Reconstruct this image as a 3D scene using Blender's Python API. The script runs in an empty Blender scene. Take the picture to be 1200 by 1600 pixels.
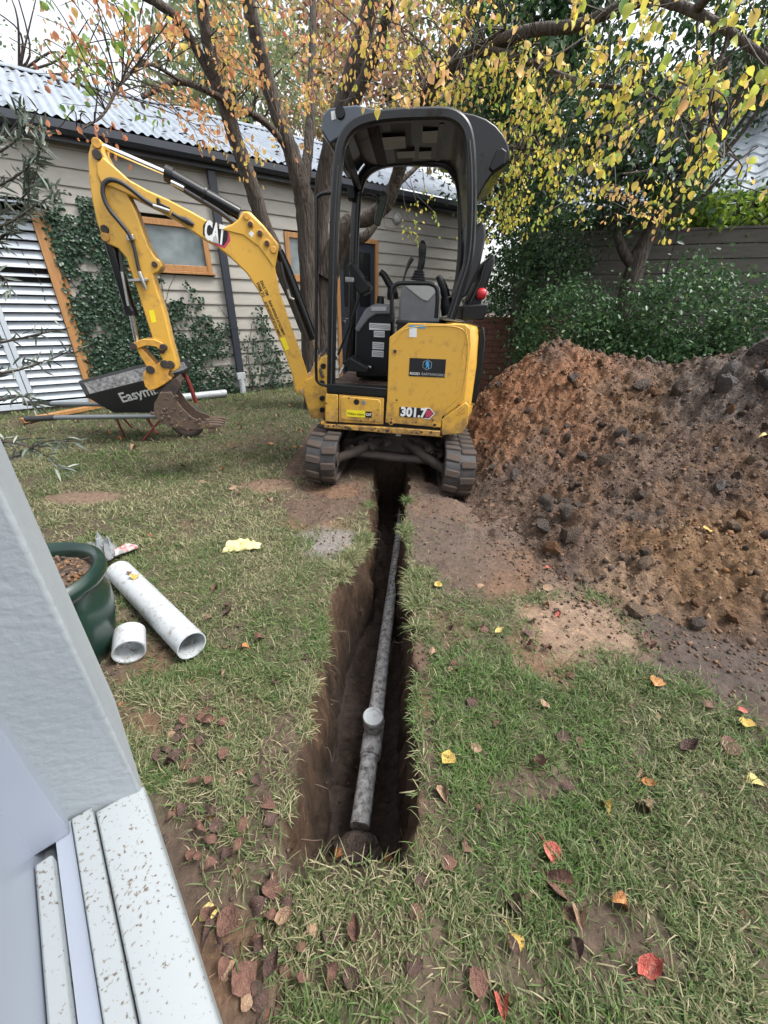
import bpy, bmesh, math, random
import numpy as np
from mathutils import Matrix, Vector, noise as mn

scene = bpy.context.scene
R = math.radians
rng = np.random.default_rng(7)
random.seed(7)

# ------------------------------------------------------------------ camera
PITCH, ROLL, CAM_H = R(27.0), R(0.7), 1.3
fw = Vector((0, math.cos(PITCH), -math.sin(PITCH)))
rt0 = Vector((1, 0, 0)); dn0 = Vector((0, -math.sin(PITCH), -math.cos(PITCH)))
rt = rt0*math.cos(ROLL) - dn0*math.sin(ROLL)
dn = rt0*math.sin(ROLL) + dn0*math.cos(ROLL)
cam_data = bpy.data.cameras.new('camera')
cam = bpy.data.objects.new('camera', cam_data)
scene.collection.objects.link(cam)
mw = Matrix((rt, -dn, -fw)).transposed().to_4x4(); mw.translation = (0, 0, CAM_H)
cam.matrix_world = mw
cam_data.sensor_fit = 'HORIZONTAL'; cam_data.sensor_width = 36.0
cam_data.lens = 36.0*620/1200
cam_data.clip_start = 0.02; cam_data.clip_end = 600
scene.camera = cam

# ------------------------------------------------------------------ sky and sun (overcast)
world = bpy.data.worlds.new('World'); scene.world = world; world.use_nodes = True
wn = world.node_tree.nodes; wl = world.node_tree.links; wn.clear()
sky = wn.new('ShaderNodeTexSky'); sky.sky_type = 'NISHITA'; sky.sun_disc = False
sky.sun_elevation = R(60); sky.sun_rotation = R(98); sky.air_density = 1.2; sky.dust_density = 4.0; sky.ozone_density = 1.0
hs = wn.new('ShaderNodeHueSaturation'); hs.inputs['Saturation'].default_value = 0.25
bg = wn.new('ShaderNodeBackground'); bg.inputs['Strength'].default_value = 0.15
wo = wn.new('ShaderNodeOutputWorld')
wl.new(sky.outputs[0], hs.inputs['Color']); wl.new(hs.outputs[0], bg.inputs['Color']); wl.new(bg.outputs[0], wo.inputs[0])
sun_data = bpy.data.lights.new('sun', 'SUN'); sun_data.energy = 1.5; sun_data.angle = R(20); sun_data.color = (1.0, 0.97, 0.92)
sun = bpy.data.objects.new('sun', sun_data); scene.collection.objects.link(sun)
_sd = Vector((math.sin(R(98))*math.cos(R(60)), math.cos(R(98))*math.cos(R(60)), math.sin(R(60))))
sun.rotation_euler = _sd.to_track_quat('Z', 'Y').to_euler()
scene.view_settings.view_transform = 'Standard'; scene.view_settings.look = 'None'
scene.view_settings.exposure = 1.3; scene.view_settings.gamma = 1.0
scene.cycles.use_denoising = True
scene.cycles.max_bounces = 6; scene.cycles.transparent_max_bounces = 8

# ------------------------------------------------------------------ helpers
COL = scene.collection

def link(o, parent=None):
    COL.objects.link(o)
    if parent is not None: o.parent = parent
    return o

def tag(o, label=None, cat=None, group=None, kind=None):
    if label: o['label'] = label
    if cat: o['category'] = cat
    if group: o['group'] = group
    if kind: o['kind'] = kind
    return o

def empty(name, loc=(0, 0, 0), rz=0.0):
    o = bpy.data.objects.new(name, None); o.location = loc; o.rotation_euler = (0, 0, rz); o.empty_display_size = 0.1
    return link(o)

def cmr(pts, n=6):
    """Catmull-Rom through the points."""
    P = [np.array(p, float) for p in pts]
    P = [2*P[0]-P[1]] + P + [2*P[-1]-P[-2]]
    out = []
    for i in range(1, len(P)-2):
        for k in range(n):
            t = k/n
            a, b, c, d = P[i-1], P[i], P[i+1], P[i+2]
            out.append(.5*((2*b)+(c-a)*t+(2*a-5*b+4*c-d)*t*t+(3*b-a-3*c+d)*t**3))
    out.append(P[-2])
    return out

class MB:
    """collects faces into one mesh"""
    def __init__(s): s.v = []; s.f = []
    def add(s, v, f):
        o = len(s.v); s.v += [tuple(map(float, q)) for q in v]; s.f += [tuple(i+o for i in q) for q in f]; return s
    def box(s, lo, hi, fr=None):
        x0, y0, z0 = lo; x1, y1, z1 = hi
        v = [(x0,y0,z0),(x1,y0,z0),(x1,y1,z0),(x0,y1,z0),(x0,y0,z1),(x1,y0,z1),(x1,y1,z1),(x0,y1,z1)]
        if fr: v = [fr(*q) for q in v]
        return s.add(v, [(0,3,2,1),(4,5,6,7),(0,1,5,4),(1,2,6,5),(2,3,7,6),(3,0,4,7)])
    def prism(s, prof, w0, w1, fr=lambda a, b, w: (a, w, b)):
        n = len(prof)
        v = [fr(a, b, w0) for a, b in prof] + [fr(a, b, w1) for a, b in prof]
        f = [tuple(range(n)), tuple(range(2*n-1, n-1, -1))]
        for i in range(n):
            j = (i+1) % n; f.append((j, i, i+n, j+n))
        return s.add(v, f)
    def loft(s, rings, cap=True, closed=True):
        n = len(rings[0]); v = [p for r in rings for p in r]; f = []
        for k in range(len(rings)-1):
            for i in range(n if closed else n-1):
                j = (i+1) % n; f.append((k*n+i, k*n+j, (k+1)*n+j, (k+1)*n+i))
        if cap: f += [tuple(range(n-1, -1, -1)), tuple(range((len(rings)-1)*n, len(rings)*n))]
        return s.add(v, f)
    def tube(s, pts, r, n=8, cap=True, flat=1.0, rough=0.0):
        P = [Vector(p) for p in pts]; m = len(P)
        rr = r if hasattr(r, '__len__') else [r]*m
        if len(rr) != m: rr = list(np.interp(np.linspace(0, 1, m), np.linspace(0, 1, len(rr)), rr))
        t0 = (P[1]-P[0]).normalized(); u = t0.orthogonal().normalized(); rings = []
        for i in range(m):
            t = (P[min(i+1, m-1)]-P[max(i-1, 0)]).normalized()
            u = (u - t*u.dot(t)).normalized(); w = t.cross(u)
            rings.append([tuple(P[i] + (u*math.cos(a)+w*math.sin(a)*flat)*rr[i]*(1+rough*(random.random()-.5))) for a in [2*math.pi*k/n for k in range(n)]])
        return s.loft(rings, cap)
    def cyl(s, a, b, r, n=16, r2=None): return s.tube([a, b], [r, r if r2 is None else r2], n)
    def lathe(s, prof, c=(0, 0, 0), n=24, cap=True):
        rings = [[(c[0]+r*math.cos(2*math.pi*k/n), c[1]+r*math.sin(2*math.pi*k/n), c[2]+z) for k in range(n)] for r, z in prof]
        return s.loft(rings, cap)
    def build(s, name, mat, parent=None, smooth=None, bevel=0, seg=2):
        me = bpy.data.meshes.new(name); me.from_pydata(s.v, [], s.f); me.update()
        bm = bmesh.new(); bm.from_mesh(me); bmesh.ops.recalc_face_normals(bm, faces=bm.faces); bm.to_mesh(me); bm.free()
        me.materials.append(mat)
        o = link(bpy.data.objects.new(name, me), parent)
        if smooth is not None:
            me.shade_smooth(); me.set_sharp_from_angle(angle=R(smooth))
        if bevel:
            b = o.modifiers.new('bevel', 'BEVEL'); b.width = bevel; b.segments = seg; b.limit_method = 'ANGLE'; b.angle_limit = R(35)
            if smooth is None: me.shade_smooth(); me.set_sharp_from_angle(angle=R(40))
            b.harden_normals = False
        return o

def inst_mesh(name, mat, tv, tf, pos, A, B, C, L, W, tint=None, parent=None, bend=None):
    """one mesh of N copies of a small template; tv columns: along, across, out"""
    N = len(pos); k = len(tv); tv = np.asarray(tv, float)
    co = (pos[:, None, :] + A[:, None, :]*(tv[None, :, 0:1]*L[:, None, None]) + B[:, None, :]*(tv[None, :, 1:2]*W[:, None, None])
          + C[:, None, :]*(tv[None, :, 2:3]*(L if bend is None else L*bend)[:, None, None]))
    co = co.reshape(-1, 3).astype(np.float32)
    F = np.asarray(tf, np.int32); nf, fs = F.shape
    idx = (F[None] + (np.arange(N, dtype=np.int32)*k)[:, None, None]).reshape(-1)
    me = bpy.data.meshes.new(name)
    me.vertices.add(len(co)); me.vertices.foreach_set('co', co.ravel())
    me.loops.add(len(idx)); me.loops.foreach_set('vertex_index', idx)
    me.polygons.add(N*nf); me.polygons.foreach_set('loop_start', np.arange(0, N*nf*fs, fs, dtype=np.int32))
    me.update(calc_edges=True)
    if tint is not None:
        at = me.attributes.new('tint', 'FLOAT', 'POINT'); at.data.foreach_set('value', np.repeat(tint, k).astype(np.float32))
    me.materials.append(mat)
    return link(bpy.data.objects.new(name, me), parent)

def unit(v): return v/np.maximum(np.linalg.norm(v, axis=-1, keepdims=True), 1e-9)

def frames(A, hint):
    B = unit(np.cross(A, hint)); C = unit(np.cross(B, A)); return B, C

def vnoise(x, y, seed=0):
    x = np.asarray(x, float); y = np.asarray(y, float)
    xi = np.floor(x).astype(np.int64); yi = np.floor(y).astype(np.int64); xf = x-xi; yf = y-yi
    def h(a, b):
        n = (a*374761393 + b*668265263 + seed*1442695041) & 0xffffffff
        n = ((n ^ (n >> 13))*1274126177) & 0xffffffff
        return ((n ^ (n >> 16)) & 0xffff)/65535.0
    u = xf*xf*(3-2*xf); v = yf*yf*(3-2*yf)
    return (h(xi, yi)*(1-u)+h(xi+1, yi)*u)*(1-v) + (h(xi, yi+1)*(1-u)+h(xi+1, yi+1)*u)*v

def fbm(x, y, o=4, seed=0):
    s = 0; a = .5; t = 0
    for i in range(o):
        s = s + a*vnoise(np.asarray(x)*2**i, np.asarray(y)*2**i, seed+i*17); t += a; a *= .5
    return s/t

# ------------------------------------------------------------------ materials
def new_mat(name):
    m = bpy.data.materials.new(name); m.use_nodes = True
    nt = m.node_tree; b = nt.nodes['Principled BSDF']; return m, nt, b

def N_(nt, t, **kw):
    n = nt.nodes.new(t)
    for k, v in kw.items(): setattr(n, k, v)
    return n

def ramp(nt, stops):
    r = N_(nt, 'ShaderNodeValToRGB'); e = r.color_ramp.elements
    while len(e) < len(stops): e.new(0.5)
    for el, (p, c) in zip(e, stops): el.position = p; el.color = (c[0], c[1], c[2], 1)
    return r

def mat(name, stops, scale=8, detail=6, rough=.6, bump=0.0, bscale=None, metal=0.0, spec=.5, coat=0.0, stretch=None, rvar=0.0, dist=.02):
    """noise driven colour; stops = one colour or list of (pos, colour)"""
    m, nt, b = new_mat(name); L = nt.links
    if not isinstance(stops[0], (tuple, list)): stops = [(0.3, tuple(c*.88 for c in stops)), (0.7, tuple(min(1, c*1.1) for c in stops))]
    tc = N_(nt, 'ShaderNodeTexCoord'); mp = N_(nt, 'ShaderNodeMapping')
    if stretch: mp.inputs['Scale'].default_value = stretch
    L.new(tc.outputs['Object'], mp.inputs['Vector'])
    nz = N_(nt, 'ShaderNodeTexNoise'); nz.inputs['Scale'].default_value = scale; nz.inputs['Detail'].default_value = detail; nz.inputs['Roughness'].default_value = .62
    L.new(mp.outputs[0], nz.inputs['Vector'])
    cr = ramp(nt, stops); L.new(nz.outputs[0], cr.inputs[0]); L.new(cr.outputs[0], b.inputs['Base Color'])
    b.inputs['Roughness'].default_value = rough; b.inputs['Metallic'].default_value = metal; b.inputs['Specular IOR Level'].default_value = spec
    b.inputs['Coat Weight'].default_value = coat
    if rvar:
        mr = N_(nt, 'ShaderNodeMapRange'); mr.inputs['To Min'].default_value = max(0, rough-rvar); mr.inputs['To Max'].default_value = min(1, rough+rvar)
        L.new(nz.outputs[0], mr.inputs['Value']); L.new(mr.outputs[0], b.inputs['Roughness'])
    if bump:
        n2 = N_(nt, 'ShaderNodeTexNoise'); n2.inputs['Scale'].default_value = bscale or scale*4; n2.inputs['Detail'].default_value = 5
        L.new(mp.outputs[0], n2.inputs['Vector'])
        bp = N_(nt, 'ShaderNodeBump'); bp.inputs['Strength'].default_value = bump; bp.inputs['Distance'].default_value = dist
        L.new(n2.outputs[0], bp.inputs['Height']); L.new(bp.outputs[0], b.inputs['Normal'])
    return m

def leaf_mat(name, stops, trans=.35, rough=.5, spec=.4):
    m, nt, b = new_mat(name); L = nt.links
    at = N_(nt, 'ShaderNodeAttribute', attribute_name='tint'); cr = ramp(nt, stops); L.new(at.outputs['Fac'], cr.inputs[0])
    L.new(cr.outputs[0], b.inputs['Base Color']); b.inputs['Roughness'].default_value = rough; b.inputs['Specular IOR Level'].default_value = spec
    if trans:
        tr = N_(nt, 'ShaderNodeBsdfTranslucent'); L.new(cr.outputs[0], tr.inputs['Color'])
        mx = N_(nt, 'ShaderNodeMixShader'); mx.inputs[0].default_value = trans
        L.new(b.outputs[0], mx.inputs[1]); L.new(tr.outputs[0], mx.inputs[2]); L.new(mx.outputs[0], nt.nodes['Material Output'].inputs[0])
    return m

def dirty(name, base, dirt, amount=.5, scale=6, rough=.4, coat=.2, zlo=None, zhi=None, metal=0, spec=.5, bump=.0):
    """paint with blotchy dirt; more of it low down when zlo/zhi are given (splashed mud)"""
    m, nt, b = new_mat(name); L = nt.links
    tc = N_(nt, 'ShaderNodeTexCoord')
    nz = N_(nt, 'ShaderNodeTexNoise'); nz.inputs['Scale'].default_value = scale; nz.inputs['Detail'].default_value = 9; nz.inputs['Roughness'].default_value = .7
    L.new(tc.outputs['Object'], nz.inputs['Vector'])
    f = nz.outputs[0]
    mr = N_(nt, 'ShaderNodeMapRange'); mr.inputs['From Min'].default_value = 1-amount-.12; mr.inputs['From Max'].default_value = 1-amount+.12
    if zlo is not None:
        sx = N_(nt, 'ShaderNodeSeparateXYZ'); L.new(tc.outputs['Object'], sx.inputs[0])
        zr = N_(nt, 'ShaderNodeMapRange'); zr.inputs['From Min'].default_value = zlo; zr.inputs['From Max'].default_value = zhi
        zr.inputs['To Min'].default_value = .3; zr.inputs['To Max'].default_value = 0.0; L.new(sx.outputs['Z'], zr.inputs['Value'])
        ad = N_(nt, 'ShaderNodeMath', operation='ADD'); L.new(f, ad.inputs[0]); L.new(zr.outputs[0], ad.inputs[1]); f = ad.outputs[0]
    L.new(f, mr.inputs['Value'])
    mx = N_(nt, 'ShaderNodeMix', data_type='RGBA'); mx.inputs['A'].default_value = (*base, 1); mx.inputs['B'].default_value = (*dirt, 1)
    L.new(mr.outputs[0], mx.inputs['Factor']); L.new(mx.outputs['Result'], b.inputs['Base Color'])
    rm = N_(nt, 'ShaderNodeMapRange'); rm.inputs['To Min'].default_value = rough; rm.inputs['To Max'].default_value = .9
    L.new(mr.outputs[0], rm.inputs['Value']); L.new(rm.outputs[0], b.inputs['Roughness'])
    b.inputs['Coat Weight'].default_value = coat; b.inputs['Metallic'].default_value = metal; b.inputs['Specular IOR Level'].default_value = spec
    if bump:
        bp = N_(nt, 'ShaderNodeBump'); bp.inputs['Strength'].default_value = bump; bp.inputs['Distance'].default_value = .02
        L.new(nz.outputs[0], bp.inputs['Height']); L.new(bp.outputs[0], b.inputs['Normal'])
    return m

MUD = (.11, .065, .042)
M = {}
M['yellow'] = dirty('cat_yellow_paint', (.64, .365, .055), (.27, .155, .055), .34, 12, .38, .25, .35, .75)
M['yellow_worn'] = dirty('worn_yellow_paint', (.60, .31, .045), (.17, .095, .05), .40, 9, .45, .1)
M['black'] = dirty('black_plastic', (.009, .0095, .0105), (.05, .042, .034), .24, 8, .4, .0, spec=.35)
M['gloss_black'] = mat('gloss_black_paint', (.006, .0065, .008), 5, 4, .26, coat=.15, spec=.4)
M['rubber'] = dirty('muddy_rubber', (.019, .019, .021), (.06, .044, .035), .36, 9, .6, 0, 0.0, .3, bump=.3)
M['mudsteel'] = dirty('muddy_steel', (.02, .019, .018), (.065, .045, .034), .50, 8, .6, 0, bump=.5)
M['bucket'] = dirty('muddy_bucket_steel', (.085, .058, .043), (.22, .14, .075), .34, 14, .6, 0, bump=.5)
M['chrome'] = mat('chrome_rod', (.75, .76, .78), 5, 3, .18, metal=1)
M['steel'] = mat('zinc_steel', (.5, .5, .5), 20, 3, .35, metal=.9)
M['hose'] = mat('black_hose', (.03, .03, .033), 30, 3, .55)
M['grey_plastic'] = mat('grey_plastic', (.17, .175, .185), 8, 4, .5)
M['light_plastic'] = mat('light_grey_plastic', (.42, .43, .42), 6, 4, .5)
M['seat'] = mat('black_vinyl', (.03, .031, .034), 6, 4, .35, bump=.15, bscale=180, dist=.002)
M['white'] = mat('white_sticker', (.75, .76, .76), 8, 3, .4)
M['sticker_black'] = mat('black_sticker', (.012, .012, .014), 8, 3, .35)
M['sticker_red'] = mat('red_sticker', (.45, .05, .10), 8, 3, .35)
M['sticker_yellow'] = mat('yellow_sticker', (.80, .68, .02), 8, 3, .4)
M['sticker_blue'] = mat('blue_sticker', (.04, .32, .62), 8, 3, .4)
M['sticker_grey'] = mat('grey_sticker', (.32, .33, .34), 60, 3, .4)
M['red'] = mat('red_plastic', (.50, .02, .03), 8, 3, .35)
M['pvc'] = dirty('white_pvc', (.43, .46, .48), (.17, .11, .075), .36, 34, .35, .1)
M['pvc_muddy'] = dirty('muddy_pvc', (.60, .61, .62), (.07, .047, .036), .46, 40, .4, 0)
M['bark'] = mat('bark', [(.3, (.028, .021, .017)), (.5, (.075, .058, .047)), (.72, (.135, .112, .092))], 10, 8, .85, 1.0, 14, stretch=(3.5, 3.5, .5), dist=.05)
M['twig'] = mat('twig', (.05, .038, .03), 20, 4, .8)
M['board'] = mat('weatherboard_paint', [(.25, (.32, .305, .27)), (.75, (.41, .39, .35))], 3, 7, .65, .15, 60, stretch=(1, 1, 3), dist=.004)
M['gutter'] = mat('charcoal_metal', (.032, .038, .05), 6, 4, .4)
M['zinc'] = mat('galvanised_roof', [(.3, (.19, .22, .26)), (.7, (.29, .33, .38))], 3, 6, .5, metal=.1)
M['timber'] = mat('oiled_timber', [(.25, (.28, .13, .045)), (.75, (.46, .24, .09))], 5, 8, .55, .2, 40, stretch=(6, 6, .5), dist=.005)
M['door'] = mat('charcoal_door', (.02, .026, .04), 6, 4, .4)
M['slat'] = mat('painted_louvre', [(.25, (.40, .45, .50)), (.75, (.50, .55, .60))], 4, 5, .5)
M['dark'] = mat('dark_interior', (.008, .008, .008), 4, 2, .9)
M['brick'] = mat('brick_clay', [(.25, (.10, .045, .035)), (.75, (.20, .09, .06))], 12, 6, .85, .3, 60, dist=.006)
M['mortar'] = mat('mortar', (.14, .12, .10), 20, 5, .9)
M['fence'] = mat('weathered_fence', [(.25, (.055, .050, .043)), (.75, (.11, .10, .085))], 4, 8, .8, .4, 30, stretch=(1, 1, 8), dist=.01)
M['tile'] = mat('roof_tile', [(.25, (.23, .26, .30)), (.75, (.38, .42, .46))], 5, 6, .35)
M['stucco'] = mat('white_render', [(.2, (.28, .315, .34)), (.8, (.37, .405, .43))], 3, 8, .75, .22, 80, dist=.008)
M['rag'] = mat('yellow_cloth', (.66, .61, .29), 10, 5, .8, .3, 60, dist=.006)
M['pot'] = mat('green_glaze', [(.3, (.006, .021, .016)), (.7, (.012, .036, .027))], 4, 6, .3, coat=.2)

def glass_mat():
    m, nt, b = new_mat('frosted_window_glass'); L = nt.links
    tc = N_(nt, 'ShaderNodeTexCoord'); nz = N_(nt, 'ShaderNodeTexNoise'); nz.inputs['Scale'].default_value = 3.5; nz.inputs['Detail'].default_value = 6
    L.new(tc.outputs['Object'], nz.inputs['Vector']); cr = ramp(nt, [(.35, (.10, .13, .14)), (.7, (.24, .28, .29))]); L.new(nz.outputs[0], cr.inputs[0])
    L.new(cr.outputs[0], b.inputs['Base Color']); b.inputs['Roughness'].default_value = .22; b.inputs['Specular IOR Level'].default_value = .7
    return m
M['glass'] = glass_mat()
def tint_glass():
    m, nt, b = new_mat('smoked_roof_window')
    b.inputs['Base Color'].default_value = (.25, .20, .20, 1); b.inputs['Roughness'].default_value = .1
    b.inputs['Transmission Weight'].default_value = .9; b.inputs['IOR'].default_value = 1.05
    return m
M['tint_glass'] = tint_glass()

def text(body, size, m, parent, org, xd, yd, name='lettering', shear=0, bold=0.0, ax='LEFT', sx=1.0, thick=.0004, fit=None):
    cu = bpy.data.curves.new('tmp', 'FONT'); cu.body = body; cu.size = size; cu.shear = shear; cu.offset = bold; cu.extrude = thick
    cu.align_x = ax; cu.align_y = 'CENTER'; cu.resolution_u = 3
    ob = bpy.data.objects.new('tmp', cu); COL.objects.link(ob)
    me = bpy.data.meshes.new_from_object(ob.evaluated_get(bpy.context.evaluated_depsgraph_get())); bpy.data.objects.remove(ob)
    xd = Vector(xd).normalized(); yd = Vector(yd); yd = (yd - xd*yd.dot(xd)).normalized(); zd = xd.cross(yd)
    mx = Matrix((xd*sx, yd, zd)).transposed().to_4x4(); mx.translation = org
    if fit:
        xs = [v.co.x for v in me.vertices]; k_ = fit/max(max(xs)-min(xs), 1e-6); x0 = min(xs)
        for v in me.vertices: v.co.x = (v.co.x-x0)*k_
    me.transform(mx); me.materials.clear(); me.materials.append(m)
    return link(bpy.data.objects.new(name, me), parent)

# ================================================================== GROUND WITH TRENCH
def sstep(a, b, x):
    t = np.clip((np.asarray(x, float)-a)/(b-a), 0, 1); return t*t*(3-2*t)
_L = np.array([(-.099,2.886),(-.107,2.148),(-.212,1.847),(-.263,1.609),(-.267,1.360),(-.270,1.160),(-.268,.946),(-.269,.723),(-.267,.564),(-.240,.468)])
_R = np.array([(.209,3.024),(.128,2.276),(.137,2.078),(.153,1.741),(.142,1.289),(.125,.961),(.115,.741),(.097,.583),(.077,.472)])
_L = _L[np.argsort(_L[:, 1])]; _R = _R[np.argsort(_R[:, 1])]
TR0, TR1, TRD = .50, 3.62, .60
def edge_l(y): return np.interp(y, _L[:, 1], _L[:, 0]) + (fbm(np.asarray(y)*9, 3.3, 4, 5)-.5)*.06
def edge_r(y): return np.interp(y, _R[:, 1], _R[:, 0]) + (fbm(np.asarray(y)*9, 8.3, 4, 9)-.5)*.06
def depth(y): return TRD*sstep(TR0-.05, TR0+.30, y)*(1-sstep(TR1, TR1+.06, y))
def blob(x, y, cx, cy, rx, ry, seed=1, soft=.35):
    q = np.sqrt(((x-cx)/rx)**2+((y-cy)/ry)**2) + (fbm(x*5+seed, y*5-seed, 3, seed)-.5)*.9
    return 1-sstep(1-soft, 1+soft, q)
def relief(x, y):
    z = (fbm(x*1.7, y*1.7, 3, 3)-.5)*.05 + (fbm(x*11, y*11, 3, 4)-.5)*.03
    z = z - .095*blob(x, y, .64, 3.75, .26, 1.25, 21, .2) - .02*blob(x, y, -.53, 3.75, .22, 1.1, 22, .2)
    return z*np.clip(1-(np.abs(x)+np.abs(y)-20)/20, 0, 1)
def soil_mask(x, y):
    """0 lawn .. 1 bare earth"""
    m = sstep(1.55, 1.8, y-.22*(1-sstep(.25, .4, x))+(fbm(x*4, y*4, 3, 6)-.5)*.5)*sstep(.12, .2, x)
    m = np.maximum(m, blob(x, y, -.40, 2.75, .36, .55, 31))
    m = np.maximum(m, blob(x, y, -.33, 2.1, .17, .16, 32))
    m = np.maximum(m, blob(x, y, -2.25, 2.74, .34, .13, 33))
    m = np.maximum(m, blob(x, y, -.93, 3.02, .24, .14, 34))
    m = np.maximum(m, blob(x, y, 1.55, 1.25, .55, .34, 35))
    m = np.maximum(m, blob(x, y, .92, 1.42, .24, .24, 36))
    m = np.maximum(m, blob(x, y, .16, 1.05, .035, .4, 37))
    m = np.maximum(m, .75*blob(x, y, -.32, .75, .09, .33, 38))
    m = np.maximum(m, .7*blob(x, y, .15, .62, .06, .12, 39))
    m = np.maximum(m, .8*blob(x, y, .55, .38, .12, .09, 40))
    m = np.maximum(m, .85*blob(x, y, .50, .72, .10, .07, 41))
    m = np.maximum(m, .8*blob(x, y, .02, .36, .14, .06, 43))
    m = np.maximum(m, .8*blob(x, y, .17, .27, .10, .06, 44))
    # strip below the white wall
    dw = x*.747+y*.665; wa = -.665*x+.747*y
    m = np.maximum(m, .9*(1-sstep(.0, .10, dw+(fbm(x*6, y*6, 3, 7)-.5)*.12))*(1-sstep(.75, 1.0, wa)))
    m = np.maximum(m, .5*sstep(.60, .74, fbm(x*3, y*3, 4, 8)))
    m = np.maximum(m, .85*sstep(.60, .70, fbm(x*4.2, y*4.2, 4, 18))*(1-sstep(1.2, 1.8, y)))
    m = np.maximum(m, (y > 3.2)*(np.abs(x-.05) < .95)*(y < 4.9)*1.0)
    return m

ys = np.concatenate([np.arange(-1.2, .25, .06), np.arange(.25, 1.6, .0085), np.arange(1.6, 3.8, .013), np.arange(3.8, 8.5, .05), np.geomspace(8.5, 240, 26)])
cl = np.concatenate([-np.geomspace(6.2, 240, 18)[::-1], np.arange(-6.1, -1.7, .05), np.arange(-1.7, 0, .0125)])
cr = np.concatenate([np.arange(.0125, 1.75, .0125), np.arange(1.75, 6.2, .06), np.geomspace(6.3, 240, 18)])
NW, NF = 16, 16
Yg = ys[:, None]
el, er, dp = edge_l(ys), edge_r(ys), depth(ys)
XL = el[:, None] + cl[None]*1.0; XR = er[:, None] + cr[None]
w = np.linspace(0, 1, NW)[None]
nl = (fbm(Yg*7+0*w, w*5+0*Yg, 4, 51)-.5); nr_ = (fbm(Yg*7+0*w, w*5+0*Yg, 4, 52)-.5)
nh = (fbm(Yg*38+0*w, w*14+0*Yg, 3, 54)-.5)
wx = .055*w + (nl*.06+nh*.035)*np.sin(w*math.pi)
XWL = el[:, None] + wx; ZWL = -dp[:, None]*sstep(0, 1, w)**.9
wr = (.05*w + (nr_*.06+nh*.03)*np.sin(w*math.pi))[:, ::-1]
XWR = er[:, None] - wr; ZWR = (-dp[:, None]*(sstep(0, 1, w)**.9))[:, ::-1]
tf_ = np.linspace(0, 1, NF+2)[1:-1][None]
XF = (el[:, None]+.055)*(1-tf_) + (er[:, None]-.05)*tf_
ZF = -dp[:, None] + ((fbm(XF*14, Yg*14+0*XF, 3, 53)-.5)*.10 + (fbm(XF*45, Yg*45+0*XF, 2, 55)-.5)*.03 - .03*np.sin(tf_*math.pi))*np.clip(dp[:, None]/.3, 0, 1)
X = np.concatenate([XL, XWL, XF, XWR, XR], 1); Z = np.concatenate([0*XL, ZWL, ZF, ZWR, 0*XR], 1)
Y = np.repeat(Yg, X.shape[1], 1)
Z = Z + relief(X, Y)
nr, nc = X.shape
co = np.stack([X, Y, Z], -1).reshape(-1, 3).astype(np.float32)
ii = (np.arange(nr-1)[:, None]*nc+np.arange(nc-1)[None]).reshape(-1)
fa = np.stack([ii, ii+1, ii+nc+1, ii+nc], -1).astype(np.int32)
def grid_mesh(name, co, fa, colr, m):
    me = bpy.data.meshes.new(name); me.vertices.add(len(co)); me.vertices.foreach_set('co', co.ravel())
    me.loops.add(fa.size); me.loops.foreach_set('vertex_index', fa.ravel()); me.polygons.add(len(fa)); me.polygons.foreach_set('loop_start', np.arange(0, fa.size, 4, dtype=np.int32))
    me.update(calc_edges=True); me.shade_smooth()
    at = me.attributes.new('earth', 'FLOAT_COLOR', 'POINT'); c4 = np.ones((len(co), 4), np.float32); c4[:, :3] = colr; at.data.foreach_set('color', c4.ravel())
    me.materials.append(m); return link(bpy.data.objects.new(name, me))
def earth_mat(name, bump=.6, bscale=55, dist=.02, wet=.75):
    m, nt, b = new_mat(name); L = nt.links
    at = N_(nt, 'ShaderNodeAttribute', attribute_name='earth'); tc = N_(nt, 'ShaderNodeTexCoord')
    nz = N_(nt, 'ShaderNodeTexNoise'); nz.inputs['Scale'].default_value = 28; nz.inputs['Detail'].default_value = 9; nz.inputs['Roughness'].default_value = .75
    L.new(tc.outputs['Object'], nz.inputs['Vector'])
    cr_ = ramp(nt, [(.25, (.35, .33, .32)), (.55, (1, 1, 1)), (.8, (1.75, 1.65, 1.5))]); L.new(nz.outputs[0], cr_.inputs[0])
    mx = N_(nt, 'ShaderNodeMix', data_type='RGBA', blend_type='MULTIPLY'); mx.inputs['Factor'].default_value = 1
    L.new(at.outputs['Color'], mx.inputs['A']); L.new(cr_.outputs[0], mx.inputs['B']); L.new(mx.outputs['Result'], b.inputs['Base Color'])
    b.inputs['Roughness'].default_value = wet; b.inputs['Specular IOR Level'].default_value = .3
    n2 = N_(nt, 'ShaderNodeTexNoise'); n2.inputs['Scale'].default_value = bscale; n2.inputs['Detail'].default_value = 8; n2.inputs['Roughness'].default_value = .65
    L.new(tc.outputs['Object'], n2.inputs['Vector'])
    bp = N_(nt, 'ShaderNodeBump'); bp.inputs['Strength'].default_value = bump; bp.inputs['Distance'].default_value = dist
    L.new(n2.outputs[0], bp.inputs['Height']); L.new(bp.outputs[0], b.inputs['Normal'])
    return m
M['earth'] = earth_mat('lawn_soil')
xx, yy = co[:, 0], co[:, 1]
sm = soil_mask(xx, yy)[:, None]
def C3(*c): return np.array(c)[None]
brown = C3(.118, .080, .059)*(1-.35*fbm(xx*2, yy*2, 3, 61)[:, None]) + C3(.05, .02, .004)*sstep(.5, .7, fbm(xx*3.1, yy*3.1, 3, 62))[:, None]
lawn = C3(.085, .074, .045)*(.75+.5*fbm(xx*3, yy*3, 3, 63)[:, None])
colr = lawn*(1-sm) + brown*sm
def put(c, k): 
    global colr
    colr = colr*(1-k[:, None]) + C3(*c)*k[:, None]
put((.20, .187, .175), .85*blob(xx, yy, -.35, 2.12, .17, .18, 32))     # grey sand
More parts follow.
